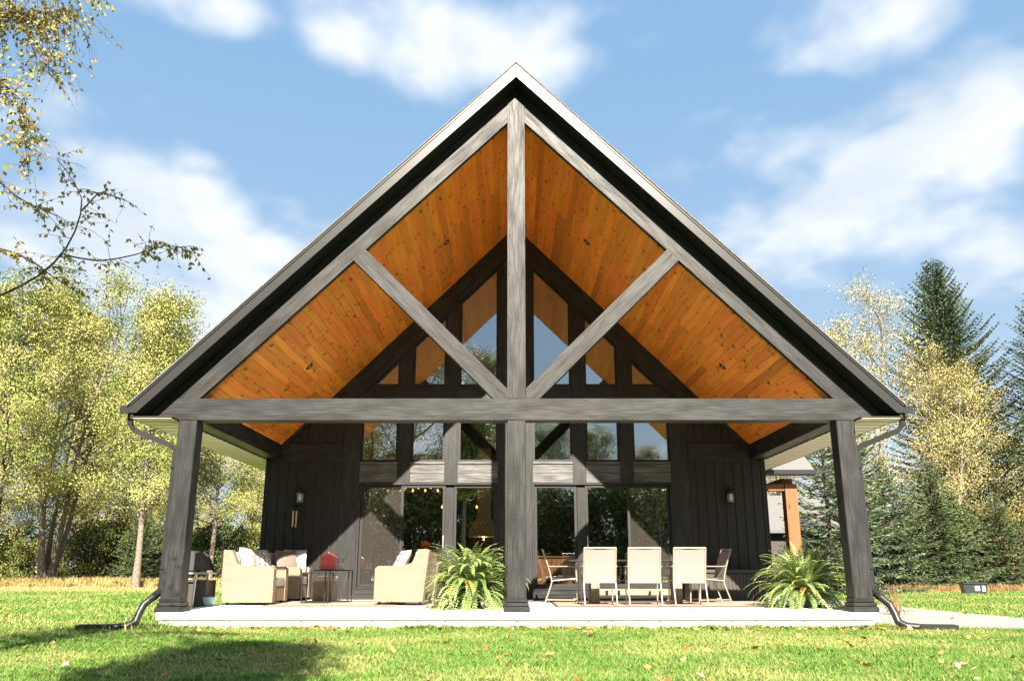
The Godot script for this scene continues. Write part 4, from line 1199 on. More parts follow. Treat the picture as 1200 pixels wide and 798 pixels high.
# ---------------------------------------------------------------- ferns
func ferns() -> void:
	for k in 2:
		var at: Vector3 = [Vector3(-0.72, SLAB, -1.15), Vector3(4.72, SLAB, -1.5)][k]
		var t := thing("potted_fern", ["big round potted fern between wicker armchair and centre post", "spreading potted fern on the slab beside the corner post"][k], "fern", at, 0.0, "potted ferns on the porch")
		var pb := MB.new(); pb.lathe([Vector2(0, 0.0), Vector2(0.13, 0.0), Vector2(0.15, 0.02), Vector2(0.18, 0.26), Vector2(0.19, 0.30), Vector2(0.175, 0.30), Vector2(0.165, 0.25), Vector2(0, 0.24)], Vector3.ZERO, 20)
		part("pot", pb.done(), M.resin, t, Vector3(0, 0.001, 0))
		var b := MB.new()
		var r := RandomNumberGenerator.new(); r.seed = 300 + k
		var n: int = [380, 320][k]
		for i in n:
			var a := r.randf() * TAU
			var rise := r.randf_range(-0.35, 1.5)             # initial pitch
			var ln: float = r.randf_range(0.62, 1.05) * [1.0, 0.90][k]
			var droop: float = r.randf_range(1.1, 2.3) * ([1.0, 0.8][k])
			var p := Vector3(cos(a) * 0.09 * r.randf(), 0.27, sin(a) * 0.09 * r.randf())
			var steps := 20
			var tone := r.randf()
			var cl := Color(0.10, 0.18, 0.05).lerp(Color(0.33, 0.42, 0.17), tone)
			if r.randf() < 0.05: cl = Color(0.42, 0.30, 0.08)
			var wob := r.randf_range(-0.5, 0.5)
			var dir := Vector3.ZERO
			var pts := []
			for s in steps + 1:
				var f := float(s) / steps
				var pit: float = rise - droop * f * f
				var az := a + wob * f
				dir = Vector3(cos(az) * cos(pit), sin(pit), sin(az) * cos(pit))
				pts.append(p)
				var sd := dir.cross(Vector3.UP).normalized()
				if s > 1:
					var w: float = 0.072 * pow(sin(PI * clampf(0.12 + 0.88 * f, 0.0, 1.0)), 0.6) * (1.0 - 0.35 * f) + 0.006
					for q: float in [-1.0, 1.0]:
						b.col = cl * r.randf_range(0.85, 1.15)
						var al := (sd * q + dir * 0.35 + Vector3(0, r.randf_range(-0.25, 0.05), 0)).normalized() * w
						b.leaf(p, al, dir * (ln / steps * 0.42), 0.003)
				p += dir * ln / steps
				if p.y < 0.02: p.y = 0.02
			b.col = Color(0.28, 0.34, 0.10)
			var rd := []
			for s in pts.size(): rd.append(0.0028)
			b.tube(pts, rd, 3, false)
		part("fronds", b.done(), M.leaf, t)

# ---------------------------------------------------------------- yard things
func yard() -> void:
	var b := thing("storage_bin", "dark lidded storage bin with white stickers at the wood's edge", "bin", Vector3(15.55, 0.0, -16.6), -0.2)
	b.scale = Vector3.ONE * 0.82
	var dk := mat(lin(0.018, 0.024, 0.026), 0.4)
	prismpart("body", [[-0.40, 0.06], [0.40, 0.06], [0.45, 0.40], [-0.45, 0.40]], -0.28, 0.28, dk, b)
	boxpart("lid", Vector3(-0.49, 0.401, -0.32), Vector3(0.49, 0.47, 0.32), dk, b, 0.02)
	boxpart("sticker", Vector3(-0.02, 0.16, 0.281), Vector3(0.16, 0.34, 0.285), M.white_paint, b)
	boxpart("sticker", Vector3(0.25, 0.14, 0.281), Vector3(0.36, 0.35, 0.285), M.white_paint, b)
	for sx: float in [-0.3, 0.3]:
		for sz: float in [-0.2, 0.2]:
			part("foot", boxm(Vector3(0.08, 0.06, 0.08)), dk, b, Vector3(sx, 0.03, sz))
	var p := thing("dry_plant", "small dried stalky plant standing on the path edge", "plant", Vector3(7.1, 0.036, -3.5))
	var m := MB.new()
	var r := RandomNumberGenerator.new(); r.seed = 77
	for k in 11:
		var a := r.randf() * TAU; var o := Vector3(cos(a), 0, sin(a)) * r.randf() * 0.12
		var h := r.randf_range(0.15, 0.55)
		m.tube([o * 0.5, o + Vector3(0, h * 0.5, 0), o * 1.2 + Vector3(r.randf_range(-0.05, 0.05), h, 0)], [0.012, 0.009, 0.004], 5)
	part("stems", m.done(), mat(lin(0.22, 0.11, 0.06), 0.95), p)
	var lv := MB.new()
	for k in 60:
		lv.col = Color(0.3, 0.2, 0.08) * r.randf_range(0.6, 1.3)
		var o := Vector3(r.randfn() * 0.1, absf(r.randfn()) * 0.08, r.randfn() * 0.1)
		var d := Vector3(r.randfn(), r.randfn(), r.randfn()).normalized()
		lv.leaf(o, d * 0.09, d.cross(Vector3.UP).normalized() * 0.02, 0.004)
	part("dead_leaves", lv.done(), M.leaf, p)

# ---------------------------------------------------------------- trees
func leaf_color(pal: Array, r: RandomNumberGenerator) -> Color:
	var c: Color = pal[r.randi_range(0, pal.size() - 1)]
	var k := r.randf_range(0.66, 1.04)
	return Color(c.r * k, c.g * k, c.b * k)

func rdir(r: RandomNumberGenerator) -> Vector3:
	return Vector3(r.randfn(), r.randfn(), r.randfn()).normalized()

func broadleaf(o: Dictionary) -> Array:   # [wood mesh, leaf mesh]
	var r := RandomNumberGenerator.new(); r.seed = o.seed
	var H: float = o.h; var R: float = o.spread
	var wood := MB.new(); var anchors := []
	var stems := []
	for k in int(o.get("stems", 1)):
		var lean := Vector3.ZERO
		if k > 0 or o.get("stems", 1) > 1:
			var a := TAU * k / float(o.stems) + r.randf()
			lean = Vector3(cos(a), 0, sin(a)) * R * r.randf_range(0.25, 0.6)
		var pth := []; var rad := []
		var hk: float = H * (0.96 if k == 0 else r.randf_range(0.72, 0.92))
		var w1 := r.randf() * TAU; var amp: float = o.get("wander", 0.25)
		for i in 10:
			var t := i / 9.0
			pth.append(Vector3(sin(w1 + t * 5.0) * amp * t, hk * t - 0.05, cos(w1 * 1.7 + t * 4.0) * amp * t) + lean * pow(t, 0.8) + (lean.normalized() * 0.12 if lean.length() > 0.0 else Vector3.ZERO))
			rad.append(o.r * (1.0 - 0.93 * pow(t, 0.8)) * (1.3 if i == 0 else 1.0) + 0.008)
		wood.tube(pth, rad, 8)
		stems.append(pth)
	var n1: int = o.n
	for i in n1:
		var st: Array = stems[i % stems.size()]
		var t: float = lerpf(o.start, 0.97, (i + r.randf()) / n1)
		var f := t * 9.0
		var p: Vector3 = st[int(f)].lerp(st[mini(int(f) + 1, 9)], f - int(f))
		var a := i * 2.39996 + r.randf() * 0.6
		var prof := pow(sin(PI * clampf((t - o.start) / (1.0 - o.start) * 0.80 + 0.17, 0.0, 1.0)), 0.7)
		var ln: float = R * (0.25 + 0.75 * prof) * r.randf_range(0.7, 1.15)
		var pit: float = lerpf(o.get("pitch0", 0.25), 1.1, t) + r.randf_range(-0.2, 0.2)
		var d := Vector3(cos(a) * cos(pit), sin(pit), sin(a) * cos(pit))
		var pth := [p]; var rad := [0.035 * ln / 3.0 + 0.012]
		for k in 4:
			d = (d + rdir(r) * 0.22 + Vector3(0, o.get("lift", 0.08), 0)).normalized()
			p += d * ln / 4.0
			pth.append(p); rad.append(rad[0] * (1.0 - 0.22 * (k + 1)) + 0.004)
		wood.tube(pth, rad, 5, false)
		var n2: int = o.get("n2", 6)
		for j in n2:
			var tt := 1.0 + 3.0 * (j + r.randf()) / n2
			var q: Vector3 = pth[int(tt)].lerp(pth[mini(int(tt) + 1, 4)], tt - int(tt))
			var e := (d * 0.7 + rdir(r)).normalized()
			var l2 := ln * r.randf_range(0.22, 0.42)
			var pp := [q]
			for k in 3:
				e = (e + rdir(r) * 0.3 + Vector3(0, o.get("droop", 0.0), 0)).normalized()
				q += e * l2 / 3.0
				pp.append(q)
				anchors.append(q)
			wood.tube(pp, [0.012, 0.009, 0.006, 0.003], 3, false)
		anchors.append(pth[4])
	var kept := []
	for q in anchors:
		if r.randf() < o.get("keep", 0.6): kept.append(q)
	anchors = kept
	var lv := MB.new()
	var ls: float = o.leaf
	var sg: float = o.get("clump", 0.3)
	for k in int(o.leaves):
		var ai := r.randi_range(0, anchors.size() - 1)
		var p: Vector3 = anchors[ai] + Vector3(r.randfn(), r.randfn() * 0.8, r.randfn()) * sg
		var al := (rdir(r) + Vector3(0, -0.35, 0)).normalized()
		var up := (rdir(r) + Vector3(0, 0.6, 0)).normalized()
		var sd := al.cross(up)
		if sd.length() < 0.05: continue
		lv.heart = Vector3(p.x * 0.35, minf(p.y - 0.4, H * 0.55), p.z * 0.35)
		var cl := leaf_color(o.pal, r).lerp(o.pal[(ai * 7 + ai / 5) % o.pal.size()], 0.62)
		lv.col = cl * (0.8 + 0.4 * fmod(ai * 0.618, 1.0))
		var z := ls * r.randf_range(0.5, 1.4)
		lv.leaf(p, al * z, sd.normalized() * z * 0.36, z * 0.06)
	return [wood.done(), lv.done()]

func spruce(o: Dictionary) -> Array:
	var r := RandomNumberGenerator.new(); r.seed = o.seed
	var H: float = o.h; var R: float = o.spread
	var wood := MB.new(); var lv := MB.new()
	wood.tube([Vector3(0, -0.05, 0), Vector3(0.03, H * 0.5, 0.02), Vector3(0, H, 0)], [o.r, o.r * 0.55, 0.01], 8)
	var y: float = H * o.get("start", 0.06)
	while y < H * 0.99:
		var t := y / H
		var n := int(lerpf(o.get("whorl", 10.0), 5.0, t))
		var a0 := r.randf() * TAU
		for k in n:
			var a := a0 + TAU * k / n + r.randf_range(-0.25, 0.25)
			var ln: float = R * pow(1.0 - t, 0.75) * r.randf_range(0.72, 1.12) + 0.12
			var pit := lerpf(-0.25, 0.75, pow(t, 1.3)) + r.randf_range(-0.1, 0.1)
			var d := Vector3(cos(a) * cos(pit), sin(pit), sin(a) * cos(pit))
			var side := d.cross(Vector3.UP).normalized()
			var p := Vector3(0, y + r.randf_range(-0.1, 0.1), 0)
			var steps := int(clampf(ln / o.get("step", 0.14), 3, 22))
			var pth := []
			var tone := r.randf_range(0.75, 1.2)
			for s in steps + 1:
				var f := float(s) / steps
				var q := p + d * ln * f + Vector3(0, 0.12 * ln * f * f - 0.10 * ln * sin(PI * f), 0)
				pth.append(q)
				if f > 0.12:
					var w: float = minf(0.5, ln * 0.42) * (1.0 - 0.75 * f) + 0.08
					for q2: float in [-1.0, 1.0]:
						var al := (side * q2 + d * r.randf_range(0.4, 0.9) + Vector3(0, r.randf_range(-0.35, 0.05), 0)).normalized()
						lv.col = leaf_color(o.pal, r) * tone
						var bw: float = o.get("blade", 0.03)
						var l := w * r.randf_range(0.7, 1.15)
						lv.leaf(q, al * l, Vector3(0, 1, 0).cross(al).normalized() * bw, 0.004)
						lv.leaf(q + al * l * 0.3, (al + d * 0.7).normalized() * l * 0.6, Vector3(0, 1, 0) * bw * 0.8, 0.0)
						lv.leaf(q + al * l * 0.5, (al + rdir(r) * 0.6).normalized() * l * 0.5, rdir(r) * bw * 0.7, 0.0)
			var rd := []
			for s in pth.size(): rd.append(0.022 * (1.0 - 0.85 * s / pth.size()) * clampf(ln, 0.4, 1.5))
			wood.tube(pth, rd, 3, false)
		y += o.get("gap", 0.30) * r.randf_range(0.8, 1.2) * (1.0 - 0.35 * t)
	return [wood.done(), lv.done()]

func plant_tree(called: String, label: String, category: String, group: String, meshes: Array, at: Vector3, turn: float, sc: float, leafm: Material, woodm: Material) -> Node3D:
	var t := thing(called, label, category, at, turn, group)
	t.scale = Vector3(sc, sc, sc)
	part("trunk" if category == "tree" else "stems", meshes[0], woodm, t)
	part("crown" if category == "tree" else "foliage", meshes[1], leafm, t)
	return t

func trees() -> void:
	var gold := [Color(0.38, 0.36, 0.12), Color(0.34, 0.35, 0.11), Color(0.24, 0.28, 0.08), Color(0.44, 0.38, 0.17), Color(0.30, 0.33, 0.10), Color(0.15, 0.20, 0.05), Color(0.20, 0.26, 0.07)]
	var pale := [Color(0.46, 0.40, 0.17), Color(0.40, 0.35, 0.14), Color(0.33, 0.31, 0.12), Color(0.50, 0.43, 0.22), Color(0.25, 0.25, 0.09), Color(0.36, 0.27, 0.13)]
	var rust := [Color(0.24, 0.17, 0.06), Color(0.30, 0.24, 0.09), Color(0.18, 0.17, 0.06), Color(0.32, 0.13, 0.05), Color(0.14, 0.15, 0.05), Color(0.34, 0.30, 0.12)]
	var dark := [Color(0.045, 0.075, 0.028), Color(0.06, 0.095, 0.03), Color(0.085, 0.12, 0.035), Color(0.12, 0.15, 0.04)]
	var blue := [Color(0.17, 0.22, 0.16), Color(0.12, 0.17, 0.11), Color(0.22, 0.26, 0.18), Color(0.08, 0.12, 0.07)]
	var deep := [Color(0.06, 0.10, 0.045), Color(0.085, 0.135, 0.06), Color(0.12, 0.175, 0.08), Color(0.17, 0.21, 0.095)]
	var A := broadleaf({"seed": 1, "h": 16.5, "r": 0.17, "spread": 4.8, "start": 0.20, "n": 44, "n2": 7, "stems": 5, "leaves": 88000, "leaf": 0.088, "clump": 0.34, "pal": gold, "wander": 0.5})
	var B := broadleaf({"seed": 2, "h": 13.5, "r": 0.16, "spread": 3.4, "start": 0.24, "n": 34, "n2": 7, "leaves": 54000, "leaf": 0.082, "clump": 0.30, "pal": gold, "wander": 0.3})
	var C := broadleaf({"seed": 3, "h": 15.0, "r": 0.20, "spread": 3.8, "start": 0.16, "n": 40, "n2": 7, "leaves": 66000, "leaf": 0.088, "clump": 0.34, "pal": gold + pale, "wander": 0.35})
	var D := broadleaf({"seed": 4, "h": 14.5, "r": 0.17, "spread": 3.6, "start": 0.22, "n": 40, "n2": 8, "stems": 2, "leaves": 30000, "leaf": 0.08, "clump": 0.36, "pal": pale, "wander": 0.4})
	var S := spruce({"seed": 5, "h": 18.2, "spread": 6.2, "r": 0.26, "pal": deep, "gap": 0.26, "step": 0.15, "blade": 0.05, "whorl": 11.0, "start": 0.12})
	var S2 := spruce({"seed": 6, "h": 5.0, "spread": 2.3, "r": 0.10, "pal": deep + deep + [Color(0.17, 0.20, 0.09)], "gap": 0.22, "step": 0.10, "blade": 0.022, "whorl": 12.0, "start": 0.03})
	var S3 := spruce({"seed": 7, "h": 6.2, "spread": 1.9, "r": 0.10, "pal": blue + deep, "gap": 0.36, "step": 0.10, "blade": 0.03, "whorl": 10.0, "start": 0.02})
	var BU := broadleaf({"seed": 8, "h": 2.6, "r": 0.04, "spread": 1.5, "start": 0.06, "n": 22, "n2": 5, "stems": 4, "leaves": 7000, "leaf": 0.11, "clump": 0.2, "pal": dark, "wander": 0.15})
	var BR := broadleaf({"seed": 9, "h": 3.4, "r": 0.04, "spread": 1.8, "start": 0.08, "n": 26, "n2": 6, "stems": 4, "leaves": 5200, "leaf": 0.10, "clump": 0.24, "pal": rust, "wander": 0.2})
	var BG := broadleaf({"seed": 19, "h": 2.9, "r": 0.04, "spread": 1.5, "start": 0.06, "n": 24, "n2": 6, "stems": 4, "leaves": 7500, "leaf": 0.10, "clump": 0.2, "pal": gold + dark, "wander": 0.2})
	var SG := broadleaf({"seed": 10, "h": 9.2, "r": 0.13, "spread": 1.15, "start": 0.45, "n": 26, "n2": 7, "leaves": 22000, "leaf": 0.12, "clump": 0.26, "keep": 1.0, "pal": gold, "wander": 0.2})
	print("tree shapes ", Time.get_ticks_msec())
	var gl := "yellow trees along the lawn edge"
	plant_tree("autumn_tree", "many-stemmed yellow tree with a spreading trunk clump on the lawn edge", "tree", gl, A, Vector3(-24.2, 0, -32), 0.4, 1.0, M.leaf, M.bark)
	plant_tree("autumn_tree", "slim yellow tree with a single pale trunk near the downspout", "tree", gl, B, Vector3(-16.3, 0, -24.6), 1.9, 0.97, M.leaf, M.bark)
	plant_tree("autumn_tree", "tall yellow tree rising behind the many-stemmed clump", "tree", gl, C, Vector3(-29.5, 0, -43), 2.7, 1.18, M.leaf, M.bark)
	plant_tree("autumn_tree", "yellow tree seen between the corner post and the roof edge", "tree", gl, C, Vector3(-21.5, 0, -37), 0.9, 0.95, M.leaf, M.bark)
	plant_tree("autumn_tree", "yellow tree seen over the grill under the eave soffit", "tree", gl, B, Vector3(-15.4, 0, -31), 4.0, 0.92, M.leaf, M.bark)
	plant_tree("autumn_tree", "yellow tree seen beside the house corner behind the wicker armchairs", "tree", gl, C, Vector3(-13.0, 0, -35), 5.0, 0.82, M.leaf, M.bark)
	plant_tree("autumn_tree", "leafy yellow tree at the picture edge below the hanging branch", "tree", gl, B, Vector3(-23.0, 0, -25), 3.2, 1.02, M.leaf, M.dark_bark)
	plant_tree("autumn_tree", "yellow tree half out of the picture at its edge", "tree", gl, C, Vector3(-30.5, 0, -33), 1.2, 1.0, M.leaf, M.bark)
	plant_tree("autumn_tree", "pale yellow tree beside the tall spruce above the roof eave", "tree", gl, D, Vector3(17.4, 0, -28.5), 0.3, 0.98, M.leaf, M.bark)
	plant_tree("autumn_tree", "thin pale yellow tree in front of the tall spruce", "tree", gl, D, Vector3(21.4, 0, -29.0), 2.2, 0.80, M.leaf, M.bark)
	plant_tree("autumn_tree", "sparse pale tree between the two big spruces", "tree", gl, D, Vector3(25.2, 0, -31.0), 4.1, 0.78, M.leaf, M.bark)
	plant_tree("autumn_tree", "pale tree far behind the cedar post", "tree", gl, D, Vector3(15.0, 0, -38.0), 3.0, 0.9, M.leaf, M.bark)
	for q in [[-44, -58, 1.05], [-36, -62, 1.15], [-29, -64, 1.0], [-22, -60, 0.9], [-38, -36, 1.0], [-45, -40, 1.1], [-52, -44, 1.1], [-41, -47, 1.1]]:
		plant_tree("autumn_tree", "far yellow tree deep in the wood beyond the lawn", "tree", "far trees beyond the lawn", C, Vector3(q[0], 0, q[1]), q[0] * 1.7, q[2], M.leaf, M.bark)
	for q in [[20, -52, 0.7], [27, -55, 0.72], [34, -52, 0.8], [41, -56, 0.85], [33, -34, 0.9], [39, -40, 1.0]]:
		plant_tree("autumn_tree", "far pale tree deep in the wood behind the spruces", "tree", "far trees behind the spruces", D, Vector3(q[0], 0, q[1]), q[0] * 1.3, q[2], M.leaf, M.bark)
	var sg := "spruces at the wood's edge"
	plant_tree("spruce_tree", "tallest dark spruce with pointed top above the yellow trees", "tree", sg, S, Vector3(24.5, 0, -33), 0.0, 1.0, M.needle, M.dark_bark)
	plant_tree("spruce_tree", "tall spruce cut off by the picture edge", "tree", sg, S, Vector3(28.7, 0, -30), 1.3, 0.89, M.needle, M.dark_bark)
	plant_tree("spruce_tree", "low dense spruce just past the corner downspout", "tree", sg, S2, Vector3(15.2, 0, -22.0), 0.4, 1.05, M.needle, M.dark_bark)
	plant_tree("spruce_tree", "low dense spruce behind the storage bin", "tree", sg, S2, Vector3(17.6, 0, -22.8), 2.1, 1.05, M.needle, M.dark_bark)
	plant_tree("spruce_tree", "smallest dark spruce near the picture edge", "tree", sg, S2, Vector3(20.6, 0, -23.5), 4.0, 0.78, M.needle, M.dark_bark)
	plant_tree("spruce_tree", "silvery blue spruce behind the spreading fern", "tree", sg, S3, Vector3(10.1, 0, -14.6), 0.0, 1.0, M.needle, M.dark_bark)
	plant_tree("spruce_tree", "bluish spruce behind the silvery one near the garage", "tree", sg, S3, Vector3(12.4, 0, -18.0), 2.0, 1.12, M.needle, M.dark_bark)
	plant_tree("spruce_tree", "small dark evergreen under the many-stemmed yellow tree", "tree", sg, S2, Vector3(-22.5, 0, -36.5), 1.0, 0.95, M.needle, M.dark_bark)
	plant_tree("spruce_tree", "small dark evergreen between the two nearest yellow trunks", "tree", sg, S2, Vector3(-19.8, 0, -33), 3.0, 0.8, M.needle, M.dark_bark)
	# undergrowth
	var rr := RandomNumberGenerator.new(); rr.seed = 55
	for k in 15:
		var x := -34.0 + k * 1.55 + rr.randf_range(-0.5, 0.5)
		plant_tree("shrub", ["dark green shrub in the undergrowth beyond the lawn", "yellowish green shrub in the undergrowth beyond the lawn", "yellowish green shrub in the undergrowth beyond the lawn"][k % 3], "shrub", ["dark shrubs beyond the lawn", "yellowish shrubs beyond the lawn", "yellowish shrubs beyond the lawn"][k % 3], [BU, BG, BG][k % 3], Vector3(x, 0, -33.0 - rr.randf() * 5.0 + (x + 20.0) * 0.1), rr.randf() * TAU, rr.randf_range(0.75, 1.15), M.leaf, M.dark_bark)
	for k in 9:
		var x := 14.6 + k * 1.5 + rr.randf_range(-0.4, 0.4)
		plant_tree("shrub", "rusty autumn shrub in the brush behind the storage bin", "shrub", "rusty shrubs behind the bin", BR, Vector3(x + 4.0, 0, -25.0 - rr.randf() * 5.0), rr.randf() * TAU, rr.randf_range(0.6, 1.1), M.leaf, M.dark_bark)
	for k in 7:
		var x := 13.6 + k * 2.0 + rr.randf_range(-0.4, 0.4)
		plant_tree("shrub", "dark shrub among the low spruces by the path", "shrub", "dark shrubs by the path", BU, Vector3(x, 0, -24.5 - rr.randf() * 4.0), rr.randf() * TAU, rr.randf_range(0.8, 1.3), M.leaf, M.dark_bark)
	# trees behind the viewer: mirrored in the glass, and one shades the lawn
	plant_tree("lawn_tree", "young tree behind the viewer whose crown shades the lawn", "tree", "", SG, Vector3(-2.15, 0, 14.6), 0.0, 0.98, M.leaf, M.bark)
	for q in [[-19, 30, 1.3], [-12.5, 33, 1.4], [-6.5, 31, 1.3], [-1.5, 34, 1.0], [-26, 36, 1.3]]:
		plant_tree("autumn_tree", "tall tree behind the viewer mirrored in the windows", "tree", "trees mirrored in the glass", C, Vector3(q[0], 0, q[1]), q[0] * 2.1, q[2], M.leaf, M.bark)
	for q in [[2.6, 31, 0.72], [5.4, 33, 0.72], [8.6, 32, 0.62], [12.5, 32, 0.5], [18, 34, 0.62], [25, 33, 0.66]]:
		plant_tree("autumn_tree", "lower tree behind the viewer mirrored in the doors", "tree", "trees mirrored in the doors", B, Vector3(q[0], 0, q[1]), q[0] * 1.1, q[2], M.leaf, M.bark)
	for q in [[-9.5, 29, 1.25], [2.4, 31, 1.25], [7.8, 30, 1.15], [-17, 28, 1.1], [15, 31, 1.1]]:
		plant_tree("spruce_tree", "dark spruce behind the viewer mirrored in the doors", "tree", "spruces mirrored in the doors", S2, Vector3(q[0], 0, q[1]), q[0], q[2], M.needle, M.dark_bark)
	for k in 17:
		var x := -19.0 + k * 2.1 + rr.randf_range(-0.4, 0.4)
		plant_tree("shrub", "tall shrub behind the viewer mirrored in the doors", "shrub", "shrubs mirrored in the doors", [BU, BG][k % 2], Vector3(x, 0, 26.5 + rr.randf() * 3.0), rr.randf() * TAU, rr.randf_range(1.5, 2.1), M.leaf, M.dark_bark)
	hanging_branch_tree()
	single_thicket()

func hanging_branch_tree() -> void:
	# a birch just outside the picture; its outer boughs hang into view
	var r := RandomNumberGenerator.new(); r.seed = 909
	var wood := MB.new(); var lv := MB.new()
	var t := thing("birch_tree", "birch reaching in from the picture edge with hanging leafy twigs", "tree", Vector3(-5.19, 0, 7.28))
	var o := Vector3(5.19, 0, -7.28)
	wood.tube([Vector3(0, -0.05, 0), Vector3(0.05, 1.7, 0), Vector3(-0.1, 3.4, 0.1), Vector3(0.1, 5.0, 0), Vector3(0.0, 6.2, 0)], [0.14, 0.12, 0.09, 0.055, 0.015], 10)
	var boughs := [
		[Vector3(0, 2.0, 0), Vector3(-3.99, 2.39, 7.46) + o, Vector3(-3.48, 2.63, 7.52) + o, Vector3(-3.27, 2.75, 7.52) + o, Vector3(-3.10, 2.94, 7.52) + o, Vector3(-3.04, 3.25, 7.49) + o, Vector3(-3.11, 3.44, 7.46) + o, Vector3(-3.29, 3.67, 7.46) + o],
		[Vector3(-3.10, 2.92, 7.52) + o, Vector3(-2.86, 2.87, 7.53) + o, Vector3(-2.61, 2.92, 7.52) + o, Vector3(-2.43, 2.97, 7.55) + o, Vector3(-2.28, 2.97, 7.52) + o],
		[Vector3(-0.05, 2.9, 0), Vector3(-4.35, 3.71, 7.34) + o, Vector3(-3.75, 3.53, 7.46) + o, Vector3(-3.45, 3.32, 7.52) + o, Vector3(-3.18, 3.20, 7.52) + o],
		[Vector3(0, 4.0, 0.05), Vector3(-4.41, 4.83, 7.40) + o, Vector3(-3.81, 4.83, 7.52) + o, Vector3(-3.48, 4.67, 7.58) + o, Vector3(-3.36, 4.25, 7.58) + o],
		[Vector3(0, 4.4, 0.05), Vector3(-4.46, 4.83, 7.28) + o, Vector3(-3.86, 4.83, 7.46) + o, Vector3(-3.45, 4.83, 7.52) + o, Vector3(-3.24, 4.83, 7.52) + o],
		[Vector3(-3.04, 3.25, 7.49) + o, Vector3(-2.94, 3.39, 7.49) + o, Vector3(-2.76, 3.35, 7.46) + o],
		[Vector3(-0.05, 2.5, 0), Vector3(-4.23, 3.11, 7.16) + o, Vector3(-3.63, 3.05, 7.22) + o, Vector3(-3.33, 2.87, 7.25) + o, Vector3(-3.09, 2.72, 7.28) + o],
		[Vector3(0, 3.5, 0), Vector3(-4.35, 4.31, 7.40) + o, Vector3(-3.81, 4.31, 7.46) + o, Vector3(-3.60, 4.01, 7.46) + o, Vector3(-3.48, 3.59, 7.46) + o],
		[Vector3(0, 4.6, 0), Vector3(-4.35, 4.83, 7.52) + o, Vector3(-3.75, 4.83, 7.70) + o, Vector3(-3.33, 4.83, 7.76) + o, Vector3(-3.03, 4.83, 7.76) + o]]
	var heavy := [1.5, 3.2, 2.2, 6.0, 6.0, 2.0, 1.5, 5.0, 4.0]
	for bi in boughs.size():
		var cv := Curve3D.new()
		var b: Array = boughs[bi]
		for p in b: cv.add_point(p)
		for i in range(1, b.size() - 1):
			var d: Vector3 = (b[i + 1] - b[i - 1]) / 6.0
			cv.set_point_in(i, -d); cv.set_point_out(i, d)
		var L := cv.get_baked_length()
		var pth := []; var rad := []
		for i in 25:
			pth.append(cv.sample_baked(L * i / 24.0)); rad.append(lerpf(0.017 if L > 1.0 else 0.0065, 0.0023, i / 24.0))
		wood.tube(pth, rad, 6, false)
		var n := int(L * 15.0 * heavy[bi])
		for k in n:
			var f := pow(r.randf(), 0.75)
			var q := cv.sample_baked(L * lerpf(0.2, 1.0, f))
			var d := (rdir(r) * Vector3(1, 0.5, 1) + Vector3(0.35, 0.05, 0)).normalized()
			var l2 := r.randf_range(0.09, 0.30) * (1.5 if bi in [3, 4] else 1.0)
			var tw := [q]
			for s in 6:
				d = (d + rdir(r) * 0.22 + Vector3(0, -0.28 if bi in [3, 4] else -0.10, 0)).normalized()
				q += d * l2 / 6.0
				tw.append(q)
				if r.randf() < 0.62:
					for j in r.randi_range(1, 2):
						var al := (Vector3(0, -0.8, 0) + rdir(r) * 0.75).normalized()
						var sd := al.cross(rdir(r))
						if sd.length() < 0.1: continue
						var z := r.randf_range(0.024, 0.044)
						lv.col = [Color(0.36, 0.31, 0.07), Color(0.22, 0.24, 0.06), Color(0.15, 0.17, 0.05), Color(0.42, 0.30, 0.10), Color(0.30, 0.20, 0.08)][r.randi_range(0, 4)] * r.randf_range(0.8, 1.2)
						lv.leaf(q, al * z, sd.normalized() * z * 0.3, z * 0.1)
			wood.tube(tw, [0.0021, 0.0019, 0.0017, 0.0015, 0.0012, 0.001, 0.0008], 3, false)
	# the rest of the crown, outside the picture
	for k in 26:
		var y := r.randf_range(2.2, 5.0); var a := r.randf_range(PI * 0.5, PI * 1.5)
		var ln := (6.6 - y) * 0.38 + 0.3
		var e := Vector3(cos(a) * ln, y + ln * 0.4, sin(a) * ln)
		wood.tube([Vector3(0, y, 0), Vector3(0, y, 0).lerp(e, 0.5) + Vector3(0, 0.2, 0), e], [0.03, 0.02, 0.006], 5, false)
		for j in 150:
			var p := Vector3(0, y, 0).lerp(e, r.randf_range(0.25, 1.05)) + Vector3(r.randfn(), r.randfn(), r.randfn()) * 0.32
			var al := (Vector3(0, -0.7, 0) + rdir(r)).normalized()
			lv.col = [Color(0.36, 0.31, 0.07), Color(0.22, 0.24, 0.06), Color(0.15, 0.17, 0.05)][j % 3]
			lv.leaf(p, al * 0.075, al.cross(rdir(r)).normalized() * 0.024, 0.006)
	part("trunk", wood.done(), M.dark_bark, t)
	part("crown", lv.done(), M.leaf, t)

func single_thicket() -> void:   # a dense, far mass of wood that closes the view behind the trees
	var r := RandomNumberGenerator.new(); r.seed = 31
	var b := MB.new()
	for k in 26000:
		var left := k % 2 == 0
		var x := r.randf_range(-75, -16) if left else r.randf_range(17, 70)
		var h := (2.0 + 3.0 * r.randf()) * (1.0 + 0.3 * sin(x * 0.7))
		var p := Vector3(x, r.randf() * h, -48.0 - r.randf() * 8.0) if left else Vector3(x, r.randf() * h, -40.0 - r.randf() * 8.0)
		var al := rdir(r)
		b.col = [Color(0.06, 0.085, 0.03), Color(0.10, 0.11, 0.035), Color(0.18, 0.16, 0.05), Color(0.16, 0.10, 0.04)][r.randi_range(0, 3)] * r.randf_range(0.7, 1.2)
		var z := r.randf_range(0.2, 0.4)
		b.leaf(p, al * z, al.cross(rdir(r)).normalized() * z * 0.4, z * 0.1)
	tag(part(numbered("thicket"), b.done(), M.leaf, self), "dense far thicket of undergrowth closing the wood behind the trees", "thicket", "", "stuff")

